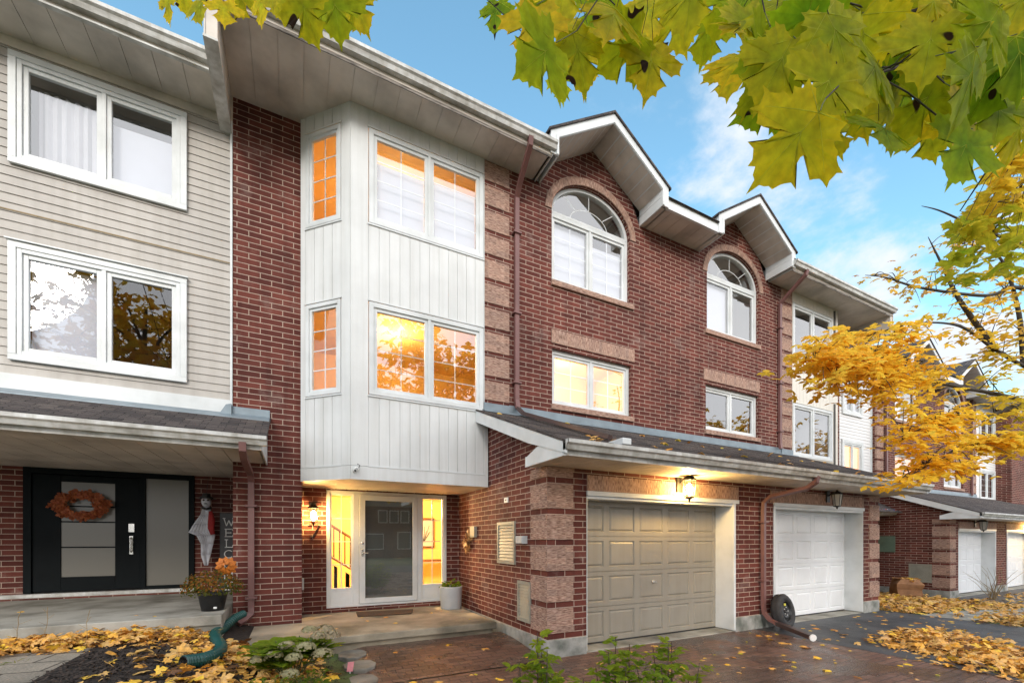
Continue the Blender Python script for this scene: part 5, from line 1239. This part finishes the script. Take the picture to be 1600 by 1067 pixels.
# pink plant tag
m = MB(); p = at(547, 1016, 5.3); p.z = gz(p.x, p.y)+.05; m.poly([(p.x-.04, p.y, p.z), (p.x+.03, p.y-.01, p.z), (p.x+.05, p.y+.02, p.z+.11), (p.x-.02, p.y+.03, p.z+.11)], 'pink_tag'); m.box(p.x-.006, p.x+.006, p.y+.004, p.y+.01, gz(p.x, p.y)-.02, p.z+.02, 'letter_white')
tag(m.build('plant_tag'), 'small pink plant tag stuck in the bed beside the hydrangea', 'plant tag')
# ------------------------------------------------------------------ plants in front
def hydrangea(cx, cy, label):
    g0 = gz(cx, cy); t = thing('hydrangea_bush', (cx, cy, g0), label, 'bush'); r = random.Random(31)
    st = MB(); L = Leaves('leaf'); F = Leaves('leaf')
    HL = [(0, 0), (.22, .08), (.36, .30), (.35, .52), (.24, .76), (.10, .95), (0, 1.08)]
    for i in range(26):
        a = r.uniform(0, 6.28); q = .08+.40*math.sqrt(r.random()); top = Vector((cx+math.cos(a)*q, cy+math.sin(a)*q*.8, g0+.42*(1.15-q)+r.random()*.08)); b0 = Vector((cx+math.cos(a)*q*.2, cy+math.sin(a)*q*.2, g0))
        st.tube([b0, (b0+top)/2+Vector((0, 0, .05)), top], .006, 'stem_green', 5)
        for k in range(8):
            a2 = k*2.4+r.random(); d = Vector((math.cos(a2), math.sin(a2), r.uniform(-.35, .25))); p = b0.lerp(top, r.uniform(.45, 1.0))
            c = mixcol(DGR, (.20, .34, .03), r.uniform(.2, 1.0)); L.add(p+d*.02, *basis(Vector((-d.x*.3, -d.y*.3, 1)), d), r.uniform(.15, .23), HL, c, mixcol(c, LYG, .35), .35, r, .15)
    heads = [(-.30, -.22, .30), (-.16, -.28, .34), (.02, -.34, .31), (-.05, -.20, .41), (.13, -.26, .38), (.26, -.12, .46), (.40, -.05, .44), (.18, .10, .50), (.34, .12, .48), (-.02, -.40, .16), (.30, -.28, .30)]
    for (hx, hy, hz_) in heads:
        c = Vector((cx+hx, cy+hy, g0+hz_)); rad = r.uniform(.085, .12); base = mixcol((.56, .53, .33), (.52, .38, .31), r.random() if hx > .2 else r.random()*.3)
        for i in range(140):
            u = Vector((r.gauss(0, 1), r.gauss(0, 1), r.gauss(0, 1))).normalized(); u.z = abs(u.z)*.9-.15; p = c+Vector((u.x*rad, u.y*rad, u.z*rad*.7))
            e1 = u.orthogonal().normalized(); an = r.uniform(0, 1.5); 
            for k in range(2):
                d = (e1*math.cos(an+k*1.57)+u.cross(e1)*math.sin(an+k*1.57)); F.add(p-d*.014, *basis(u, d), .028, [(0, 0), (.35, .3), (.35, .7), (0, 1)], base, mixcol(base, (.58, .56, .36), r.random()), .2, r)
    st.build('stems', t); L.build('foliage', t, recalc=False); F.build('flowers', t, recalc=False)
hydrangea(-0.02, 5.40, 'green hydrangea with cream flower heads in the mulch bed by the slab')
def leafy_shrub(px, t_, ztop, n, label, seed, spread=.16, col=0.5):
    p = at(px, 843, t_); cx, cy = p.x, p.y; g0 = gz(cx, cy); t = thing('leafy_shrub', (cx, cy, g0), label, 'shrub', 'young green shrubs in front of the driveway'); r = random.Random(seed)
    st = MB(); L = Leaves('leaf')
    for i in range(n):
        a = r.uniform(0, 6.28); q = spread*1.25*math.sqrt((i+.3)/n); h = ztop*(1-.45*(i/n))*r.uniform(.92, 1.04); b0 = Vector((cx+math.cos(a)*q*.35, cy+math.sin(a)*q*.35, g0)); top = Vector((cx+math.cos(a)*q*1.5, cy+math.sin(a)*q*1.5, h)); mid = (b0+top)/2+Vector((math.cos(a)*.03, math.sin(a)*.03, 0))
        st.tube([b0, mid, top], [.008, .006, .003], 'dark_brown', 5)
        m_ = int(h/.034)
        for k in range(3, m_):
            f = k/m_; s0 = b0.lerp(top, f)+Vector((math.cos(a)*.03, math.sin(a)*.03, 0))*math.sin(f*3.1); a2 = k*2.39+r.random(); d = Vector((math.cos(a2), math.sin(a2), r.uniform(-.1, .5))).normalized(); ln = r.uniform(.09, .14)*(1.1-f*.45)
            e = s0+d*ln; st.tube([s0, e], .002, 'stem_green', 3, False); side = d.cross(Vector((0, 0, 1))).normalized(); c = mixcol((.13, .27, .03), LYG, r.random()*.35+.45*max(0, f-.55)+(col-.5)*.3)
            for (fr, sd) in ((.4, 1), (.4, -1), (.75, 1), (.75, -1), (1, 0)):
                dd = (side*sd*.9+d*(.6 if sd else 1)).normalized(); L.add(s0.lerp(e, fr), *basis(Vector((r.gauss(0, .35), r.gauss(0, .35), 1)), dd), r.uniform(.055, .085), H_OVAL, c, mixcol(c, LYG, r.random()*.4), .3, r, .2)
    st.build('stems', t); L.build('foliage', t, recalc=False)
leafy_shrub(838, 3.35, .93, 7, 'tallest leafy green shrub, in front of the rough brick corner', 1, .12, .7)
leafy_shrub(900, 3.1, .66, 7, 'low pale green shrub right of the tallest shrub', 2, .14)
leafy_shrub(968, 3.5, .90, 6, 'leafy green shrub in front of the beige garage door, middle of the row', 3, .12)
leafy_shrub(1055, 3.3, .93, 9, 'bushy green shrub at the right end of the row before the garage', 4, .22, .4)
leafy_shrub(1010, 2.95, .72, 6, 'small green shrub wedged between two taller ones before the garage', 6, .14, .4)
def low_plant(cx, cy, n, label, seed):
    g0 = gz(cx, cy); t = thing('ground_plant', (cx, cy, g0), label, 'plant', 'low plants in the mulch bed'); L = Leaves('leaf'); st = MB(); r = random.Random(seed)
    for i in range(n):
        a = r.uniform(0, 6.28); q = .22*math.sqrt(r.random()); p = Vector((cx+math.cos(a)*q, cy+math.sin(a)*q, g0+.05+r.random()*.13)); st.tube([(cx+math.cos(a)*q*.5, cy+math.sin(a)*q*.5, g0), p], .002, 'stem_green', 3, False)
        d = Vector((math.cos(a), math.sin(a), r.uniform(-.2, .5))); c = mixcol(DGR, GRN, r.random()); L.add(p, *basis(Vector((r.gauss(0, .4), r.gauss(0, .4), 1)), d), r.uniform(.04, .07), H_OVAL, c, mixcol(c, LYG, .3), .3, r)
    L.build('foliage', t, recalc=False); st.build('stems', t)
low_plant(0.12, 4.95, 150, 'low green plant under the hydrangea with fallen leaves round it', 1)
low_plant(-0.25, 4.55, 120, 'low green plant at the bottom edge left of the paving', 2)
L = Leaves('leaf'); r = random.Random(14)
for i in range(46):
    cx_, cy_ = r.uniform(-5.2, -1.75), r.uniform(3.4, 5.9)
    for k in range(9):
        a = r.uniform(0, 6.28); p = Vector((cx_+r.gauss(0, .03), cy_+r.gauss(0, .03), gz(cx_, cy_))); d = Vector((math.cos(a)*.7, math.sin(a)*.7, r.uniform(.4, 1))); c = mixcol((.34, .30, .08), (.20, .26, .05), r.random())
        L.add(p, *basis(Vector((-d.x*.5, -d.y*.5, 1)), d), r.uniform(.05, .11), [(0, 0), (.05, .2), (.04, .6), (0, 1)], c, c, .5, r)
tag(L.build('path_grass', recalc=False), 'dry grass tufts growing between the stones of the left path', 'grass', kind='stuff')
# dry stems standing in the left path
for k, (px, py, tt, lab) in enumerate(((22, 1050, 4.6, 'thin dry stem nearest the left edge of the path'), (128, 1046, 4.7, 'thin dry stem beside the left edge of the mulch'), (60, 1030, 4.9, 'thin dry stem between the other two on the left path'))):
    p = at(px, py, tt); g0 = gz(p.x, p.y); m = MB(); r = random.Random(k); q = Vector((p.x, p.y, g0)); pts = [q]
    for i in range(6): q = q+Vector((r.gauss(0.012, .012), r.gauss(0, .01), .07)); pts.append(q)
    m.tube(pts, .003, 'twig_dry', 4)
    for i in (2, 3, 4, 5): m.tube([pts[i], pts[i]+Vector((r.gauss(0, .05), r.gauss(0, .03), .05))], .002, 'twig_dry', 4)
    tag(m.build('dry_stem'), lab, 'dry stem', 'dry stems by the left path')
# far things on the right
t = thing('paper_bag', (19.1, 7.3, -.2), 'brown paper yard bag slumped against the far brick wall', 'bag'); m = MB(); r = random.Random(2); c = Vector((18.9, 7.2, gz(18.9, 7.2)))
prof = [(.001, .0), (.40, .0), (.46, .12), (.44, .30), (.47, .48), (.40, .62), (.36, .66), (.3, .58), (.001, .55)]
m.lathe(prof, c, 'bag_paper', 4)
m.v = [(v[0]+r.gauss(0, .025), v[1]+r.gauss(0, .025), v[2]+r.gauss(0, .012)) for v in m.v]; m.build('sack', t)
L = Leaves('litter')
for i in range(60): flat_leaf(L, c.x+rnd.uniform(-.24, .24), c.y+rnd.uniform(-.24, .24), c.z+rnd.uniform(.58, .66), .12, rnd, .5)
L.build('leaves_inside', t, recalc=False)
t = thing('bare_shrub', (21.3, 5.9, -.33), 'bare twiggy shrub in front of the far white garage door', 'shrub'); m = MB(); r = random.Random(9)
for i in range(18):
    q = Vector((21.0+r.gauss(0, .08), 5.7+r.gauss(0, .08), -.33)); d = Vector((r.gauss(.15, .45), r.gauss(0, .3), 1)).normalized(); pts = [q]
    for k in range(5): q = q+d*.24; d = (d+Vector((r.gauss(0, .2), r.gauss(0, .2), -.05))).normalized(); pts.append(q)
    m.tube(pts, [.012, .01, .008, .006, .005, .004], 'twig_dry', 4)
m.build('twigs', t)
t = thing('string_lights', (15.5, 7.8, 2.6), 'string of tiny coloured christmas lights along the far porch gutter', 'string lights'); m = MB(); r = random.Random(6)
for n_, cc in (('bulb_red', (.5, .03, .02)), ('bulb_blue', (.03, .1, .5)), ('bulb_white', (.7, .7, .7))): simple(n_, cc, .3, .05, 5)
x = 15.0; pts = []
while x < 19.8: pts.append((x, 7.80, 2.735+.01*math.sin(x*9))); x += .12
m.tube(pts, .006, 'black_plastic', 4); m.build('wire', t); m = MB()
for i, p in enumerate(pts): m.ball((p[0], p[1]-.01, p[2]+.02), .022, ('bulb_red', 'bulb_white', 'bulb_blue')[i % 3], 6, 4)
m.build('bulbs', t)
# ------------------------------------------------------------------ near maple: big leaves hanging over the camera
def catmull(P, k=8):
    Q = []
    for i in range(len(P)-1):
        p0, p1, p2, p3 = P[max(i-1, 0)], P[i], P[i+1], P[min(i+2, len(P)-1)]
        for j in range(k):
            u = j/k; Q.append(0.5*((2*p1)+(-p0+p2)*u+(2*p0-5*p1+4*p2-p3)*u*u+(-p0+3*p1-3*p2+p3)*u**3))
    return Q+[P[-1]]
tM = thing('maple_tree', (2.6, -2.2, 0), 'near maple whose big green and yellow leaves hang across the top of the view', 'maple tree')
tk = MB(); tk.tube(catmull([Vector((2.6, -2.2, -.1)), Vector((2.65, -2.15, 1.5)), Vector((2.5, -2.0, 3.2)), Vector((2.2, -1.6, 5.0)), Vector((2.3, -1.2, 7.0))]), [.24-.18*i/32 for i in range(33)], 'bark', 12); tk.build('trunk', tM, smooth=True)
br_ = MB()
bA = [Vector((2.35, -1.8, 4.2)), at(1900, -420, 1.9), at(1640, -80, 1.5), at(1445, 8, 1.25), at(1372, 30, 1.12)]
bB = [at(1700, -160, 1.6), at(1500, -60, 1.3), at(1200, -70, 1.15), at(1000, -60, 1.15), at(840, -50, 1.3)]
bC = [at(1640, -80, 1.5), at(1560, 40, 1.4), at(1440, 92, 1.2), at(1330, 128, 1.05)]
bD = [at(840, -50, 1.3), at(640, -90, 1.7), at(470, -50, 1.9), at(300, -35, 2.0), at(250, -20, 2.0)]
bE = [at(1700, -100, 1.8), at(1640, 120, 1.9), at(1560, 240, 2.3), at(1500, 330, 2.6)]
for b_, r0, r1 in ((bA, .035, .008), (bB, .012, .004), (bC, .007, .0025), (bD, .007, .003), (bE, .010, .003)):
    Q = catmull(b_); br_.tube(Q, [r0+(r1-r0)*i/(len(Q)-1) for i in range(len(Q))], 'bark', 7)
L = Leaves('leaf_near'); V = MB(); r = random.Random(77); simple('vein', (0.32, 0.34, 0.03), .6, .05, 9)
CR = Vector((_c, -_s, 0)); CF = Vector((_s, _c, 0)); CU = Vector((0, 0, 1))
ALLB = [q for b_ in (bA, bB, bC, bD, bE) for q in catmull(b_, 10)]
def big_leaf(px, py, size_px, ang, green=.5, tilt=.3, W=.17, sticky=True):
    """px,py: leaf centre; ang: degrees of the tip direction from straight down, + to the right"""
    size_px *= .80; tt = W*675/size_px; c = at(px, py, tt); a = R(ang)
    d = (-CU*math.cos(a)+CR*math.sin(a)+CF*r.gauss(0, tilt*.8)).normalized(); n = (-CF+CR*r.gauss(0, tilt)+CU*r.gauss(-.15, tilt))
    S = W/1.18; A, D, Nn = basis(n, d); pos = c-D*(S*.42)
    g = max(0, min(1, green+r.gauss(0, .16))); vv = r.uniform(.82, 1.15); c0 = mixcol((.56, .58, .014), (.13, .30, .012), g); c1 = mixcol((.88, .62, .015), (.38, .52, .012), g)
    c0 = tuple(q*vv for q in c0); c1 = tuple(q*(.4+.6*vv) for q in c1)
    L.add(pos, A, D, Nn, S, H_NEAR, c0, c1, .22, r, r.uniform(-.1, .15))
    for (vx, vy) in ((0, .98), (.62, .36), (-.62, .36), (.33, -.12), (-.33, -.12), (.25, .62), (-.25, .62)):
        q0 = (0, .28) if vy > .5 and vx else (0, 0.02); pts = []
        for i in range(4):
            u = i/3; x = q0[0]*(1-u)+vx*u; y = q0[1]*(1-u)+vy*u; pts.append(pos+A*(x*S)+D*(y*S)+Nn*(-.35*.6*((y-.35)**2+.8*x*x)*S))
        L.tube(pts, [.0008, .0007, .0005, .0003], 'leaf_near', 4, False); L.c += [(.62, .66, .08)]*(len(L.v)-len(L.c))
    nb = min(ALLB, key=lambda q: (q-pos).length); up = (nb-pos)
    e = pos+up.normalized()*min(.09, up.length)+Vector((r.gauss(0, .01), 0, r.gauss(0, .01))); br_.tube([pos, (pos+e)/2+CR*r.gauss(0, .006), e], .0011, 'stem_green', 4, False)
    if up.length > .09 and sticky: br_.tube([e, (e+nb)/2+Vector((0, 0, .01)), nb], .0018, 'bark', 4, False)
for a in ((775, 22, 66, -8, .75), (832, 45, 128, -12, .35), (905, 88, 118, 22, .45), (877, 130, 62, -4, .5), (1016, 105, 112, -8, .3), (958, 28, 120, -20, .6), (1015, 22, 100, 5, .45), (1062, 38, 100, 18, .55), (1105, 55, 95, -10, .7),
          (1142, 118, 92, -18, .25), (1168, 40, 110, 10, .5), (1215, 105, 138, -28, .55), (1238, 222, 165, -42, .35), (1290, 140, 150, -20, .5), (1310, 60, 150, 30, .6), (1385, 205, 128, -8, .7), (1365, 110, 140, -35, .45), (1385, 30, 130, 15, .7),
          (1440, 165, 120, -30, .6), (1452, 75, 145, -10, .5), (1505, 238, 138, -28, .95), (1515, 130, 150, 10, .8), (1562, 180, 130, -15, .85), (1540, 45, 150, -25, .75), (1595, 95, 140, 10, .8), (1590, 210, 110, 20, .6), (1455, 215, 90, 15, .75),
          (1235, 20, 120, -5, .6), (1330, 5, 120, -25, .65), (1420, 5, 110, 12, .5), (1490, 10, 120, -10, .6), (1585, 10, 120, 5, .7), (1195, 95, 90, 20, .75), (1270, 85, 110, -45, .8), (1345, 175, 100, 25, .4), (1410, 110, 110, 40, .75), (1480, 175, 105, -50, .4),
          (870, 5, 100, 10, .6), (930, 20, 90, -30, .7), (1130, 12, 100, -15, .6), (1535, 185, 110, 50, .65), (1300, 215, 95, 15, .55),
          (263, 10, 58, -6, .15), (312, 14, 62, 8, .5), (350, 18, 64, 10, .05), (375, 0, 60, -10, .2), (408, 10, 66, -12, .1), (437, 6, 60, 6, .1), (478, 22, 96, 14, .45), (452, -2, 70, -18, .5), (525, 20, 92, 4, .5), (558, 14, 84, 28, .4), (500, 2, 80, -8, .6), (545, -6, 80, 0, .5), (285, -8, 60, 0, .3), (425, -12, 80, 5, .4)):
    big_leaf(*a)
edge = [(750, 40), (830, 95), (900, 120), (1010, 115), (1080, 60), (1140, 115), (1200, 215), (1300, 210), (1400, 200), (1500, 235), (1610, 240)]
for i in range(62):
    x = r.uniform(800, 1610); k = max(j for j in range(len(edge)) if edge[j][0] <= x); k = min(k, len(edge)-2)
    ym = edge[k][1]+(edge[k+1][1]-edge[k][1])*(x-edge[k][0])/(edge[k+1][0]-edge[k][0]); y = ym*r.uniform(-.1, .92)
    if x < 1180 and r.random() < .45: continue
    big_leaf(x, y, r.uniform(80, 135), r.gauss(-18, 22), r.uniform(.3, .95), .5)
# smaller, farther sprays of the same tree at the right edge
L2 = Leaves('leaf'); EB = catmull([at(1640, 150, 2.3), at(1620, 235, 2.6), at(1585, 310, 2.8), at(1545, 370, 3.0), at(1505, 410, 3.1)], 9); br_.tube(EB, [.008-.006*i/(len(EB)-1) for i in range(len(EB))], 'bark', 6)
for i in range(210):
    u, v = r.random(), r.random(); px = 1612-150*u*(.25+.75*v); py = 225+205*v+55*u*r.uniform(-1, 1)*.8; tt = r.uniform(2.4, 3.4); p = at(px, py, tt); g = r.random()
    d = (-CR*.8-CU*.5+Vector((r.gauss(0, .35), r.gauss(0, .35), r.gauss(0, .35)))); n = CU+Vector((r.gauss(0, .45), r.gauss(0, .45), r.gauss(0, .3)))-CF*.4
    c0 = mixcol(YEL, (.25, .40, .02), min(1, .1+1.1*v*g+.35*(v > .5))); L2.add(p, *basis(n, d), r.uniform(.07, .115), H_MAPLE, c0, mixcol(c0, YEL, .4), .35, r)
    if i % 5 == 0: q = EB[(i*7) % len(EB)]; br_.tube([p, (p+q)/2+Vector((r.gauss(0, .05), 0, .04)), q], [.001, .002, .003], 'bark', 4, False)
br_.build('boughs', tM, smooth=True); fo_ = L.build('foliage', tM, smooth=True, recalc=False); L2.build('far_foliage', tM, recalc=False)
# ------------------------------------------------------------------ yellow maple at the right
tY = thing('maple_tree', (12.2, 0.6, 0), 'golden yellow maple reaching in from the right in front of the far townhouses', 'maple tree')
tk = MB(); tk.tube(catmull([Vector((12.2, .6, -.1)), Vector((12.15, .65, 1.6)), Vector((12.3, .7, 3.0)), Vector((12.2, .9, 5.0)), Vector((12.5, 1.2, 7.5)), Vector((12.4, 1.4, 9.5))]), [.17-.13*i/40 for i in range(41)], 'bark', 12); tk.build('trunk', tY, smooth=True)
bo = MB(); T0 = lambda z: Vector((12.22, .8, z))
boughs = [
 [T0(2.6), at(1700, 665, 8.2), at(1600, 626, 7.6), at(1506, 606, 7.0), at(1428, 590, 6.5), at(1345, 572, 6.0), at(1258, 566, 5.6)],
 [T0(3.4), at(1680, 610, 8.4), at(1600, 572, 7.8), at(1556, 547, 7.4), at(1500, 510, 7.0), at(1430, 505, 6.6), at(1370, 520, 6.3)],
 [T0(4.2), at(1690, 520, 8.2), at(1600, 452, 7.8), at(1540, 462, 7.4), at(1440, 450, 7.1), at(1385, 434, 6.9), at(1352, 430, 6.8)],
 [T0(2.3), at(1690, 735, 8.0), at(1600, 700, 7.3), at(1520, 692, 6.9), at(1460, 722, 6.5), at(1405, 752, 6.2)],
 [at(1600, 626, 7.6), at(1545, 650, 7.0), at(1470, 655, 6.5), at(1405, 690, 6.1)],
 [T0(5.0), at(1700, 420, 8.4), at(1590, 380, 8.0), at(1520, 352, 7.6), at(1470, 330, 7.4), at(1440, 322, 7.3)],
 [at(1556, 547, 7.4), at(1500, 470, 7.3), at(1470, 410, 7.4), at(1450, 370, 7.4)],
 [at(1600, 572, 7.8), at(1590, 480, 7.8), at(1560, 400, 7.7), at(1500, 380, 7.6)],
]
BP = []
for b_ in boughs:
    Q = catmull(b_, 8); BP += Q[8:] if b_[0].x > 12 else Q; n = len(Q)-1; bo.tube(Q, [.045*(1-.97*i/n)+.0025 for i in range(n+1)], 'bark', 6)
LY = Leaves('leaf'); r = random.Random(99)
masses = [ # px, py, rx, ry, t, twigs, leaves per twig, (colA,colB), size
 (1345, 545, 90, 38, 6.0, 70, 17, (YEL, ORG), (.10, .15)), (1300, 590, 52, 30, 5.7, 36, 15, (YEL, ORG), (.10, .15)), (1400, 598, 62, 34, 6.1, 42, 15, (YEL, YEL), (.10, .15)), (1440, 545, 60, 40, 6.6, 28, 12, (YEL, ORG), (.10, .14)),
 (1345, 628, 40, 14, 5.9, 12, 12, (YEL, ORG), (.10, .14)), (1283, 535, 30, 18, 5.6, 10, 12, (YEL, ORG), (.10, .14)),
 (1450, 668, 56, 34, 6.3, 46, 16, (YEL, YEL), (.10, .15)), (1500, 640, 60, 30, 6.7, 26, 12, (YEL, YEL), (.10, .15)), (1470, 738, 62, 18, 6.4, 36, 16, (YEL, YEL), (.10, .15)), (1560, 700, 60, 24, 6.8, 36, 15, (YEL, YEL), (.11, .16)), (1580, 650, 45, 40, 7.2, 24, 12, (YEL, LYG), (.11, .16)),
 (1450, 450, 70, 30, 7.0, 20, 8, (ORG, TAN), (.09, .12)), (1510, 500, 60, 34, 7.2, 24, 9, (YEL, ORG), (.09, .13)), (1575, 520, 45, 60, 7.6, 26, 10, (YEL, TAN), (.10, .14)), (1400, 440, 40, 20, 6.9, 8, 5, (ORG, RED), (.08, .11)), (1500, 370, 60, 40, 7.5, 22, 8, (ORG, TAN), (.09, .12)), (1575, 420, 40, 45, 7.8, 22, 9, (YEL, ORG), (.10, .14)), (1550, 570, 50, 30, 7.3, 18, 10, (YEL, LYG), (.10, .15)),
]
for (px, py, rx, ry, t0, nt_, nl, cc, sz) in masses:
    for i in range(int(nt_*.52)):
        a = r.uniform(0, 6.28); q = math.sqrt(r.random()); e = at(px+math.cos(a)*q*rx, py+math.sin(a)*q*ry, t0+r.gauss(0, .28))
        cand = sorted(BP, key=lambda b: (b-e).length+max(0, (e.x-b.x))*.7)[r.randrange(4)]
        md = (cand+e)/2+Vector((0, 0, .06)); Q = catmull([cand, md, e], 4)
        if (cand-e).length < 1.6: bo.tube(Q, [.009-.007*k/(len(Q)-1) for k in range(len(Q))], 'bark', 4, False)
        main = (e-cand).normalized() if (e-cand).length > .05 else -CR
        for k in range(int(nl*.85)):
            s0 = e-main*r.random()*.35; off = Vector((r.gauss(0, .13), r.gauss(0, .13), r.gauss(-.02, .045))); p = s0+off
            n = CU+Vector((r.gauss(0, .32), r.gauss(0, .32), 0))-CF*.25*r.random(); d = Vector((off.x*3, off.y*3, 0))+main*.6+Vector((r.gauss(0, .3), r.gauss(0, .3), -.35))
            c0 = mixcol(cc[0], cc[1], r.random()); c0 = mixcol(c0, (.97, .74, .09), r.random()*.8)
            LY.add(p, *basis(n, d), r.uniform(*sz), H_MID, c0, mixcol(c0, ORG, r.random()*.4), .5, r)
bo.build('boughs', tY, smooth=True); LY.build('foliage', tY, recalc=False)
# ------------------------------------------------------------------ across the street (seen only in the panes)
def street_tree(seed):
    t = bpy.data.objects.new('street_tree', None); COL.objects.link(t); r = random.Random(seed); b = MB(); L = Leaves('leaf')
    b.tube(catmull([Vector((0, 0, -.5)), Vector((.1, 0, 2)), Vector((0, .1, 5)), Vector((.2, 0, 9))]), [.25-.2*i/24 for i in range(25)], 'bark', 8)
    for i in range(22):
        z = 2.6+r.random()*5.5; a = i*2.4; ln = r.uniform(2.2, 4.2)*(1.2-z/12); e = Vector((math.cos(a)*ln, math.sin(a)*ln, z+ln*.55)); s0 = Vector((.05, 0, z)); md = (s0+e)/2+Vector((0, 0, .3)); Q = catmull([s0, md, e], 4); b.tube(Q, [.06-.05*k/8 for k in range(9)], 'bark', 5)
        for k in range(9):
            q = s0.lerp(e, r.uniform(.45, 1)); f = q+Vector((r.gauss(0, .8), r.gauss(0, .8), r.gauss(.2, .6))); b.tube([q, f], .012, 'bark', 3, False)
            for m_ in range(11):
                p = q.lerp(f, r.uniform(.3, 1.1))+Vector((r.gauss(0, .25), r.gauss(0, .25), r.gauss(0, .2))); c0 = mixcol(YEL, ORG, r.random()); L.add(p, *basis(Vector((r.gauss(0, .6), r.gauss(0, .6), 1)), Vector((r.gauss(0, 1), r.gauss(0, 1), -.3))), r.uniform(.20, .34), H_MID, c0, c0, .4, r)
    b.build('trunk', t); L.build('crown', t, recalc=False); return t
A = street_tree(1)
spots = [(9.6, -15, 1.75, 'golden street tree mirrored in the lower bay window'), (-7.2, -14, 1.6, 'golden street tree mirrored in the left house windows'), (17, -20, 1.5, 'golden street tree across the road from the beige garage'), (38, -13, 1.5, 'golden street tree mirrored in the right hand lower window'), (52, -14, 1.4, 'golden street tree mirrored in the cream bay windows'), (3.6, -21, 1.6, 'golden street tree farthest from the row of houses')]
for i, (x, y, s, lab) in enumerate(spots):
    if i == 0: o = A
    else:
        o = A.copy(); COL.objects.link(o)
        for ch in list(A.children): c2 = ch.copy(); COL.objects.link(c2); c2.parent = o
    o.location = (x, y, -.2); o.rotation_euler = (0, 0, i*1.3); o.scale = (s, s, s); tag(o, lab, 'tree', 'trees across the street')
tH = thing('brick_house', (10, -32, 0), 'gabled brick house across the street, mirrored in the storm door', 'house')
b = MB(); b.box(5.5, 14.5, -40, -32, -.5, 5.4, 'brick'); b.prism([(5.5, 5.4), (14.5, 5.4), (10, 8.0)], 'y', -32.0, -31.9, 'siding'); b.build('walls', tH)
r_ = MB(); r_.prism([(5.0, 5.1), (10, 8.1), (15, 5.1), (15, 5.3), (10, 8.35), (5.0, 5.3)], 'y', -40, -31.4, 'shingle'); r_.build('roof', tH)
for (x0, x1, z0, z1) in ((8.4, 9.4, 3.6, 5.0), (9.6, 10.6, 3.6, 5.0), (10.8, 11.8, 3.6, 5.0), (7, 9, .6, 2.4), (10.5, 12, .6, 2.6)):
    m = MB(); m.box(x0, x1, -31.98, -31.9, z0, z1, 'white_paint'); wo_ = m.build('window', tH); m = MB(); m.box(x0+.1, x1-.1, -31.91, -31.89, z0+.1, z1-.1, 'room_dark'); m.build('pane', wo_)
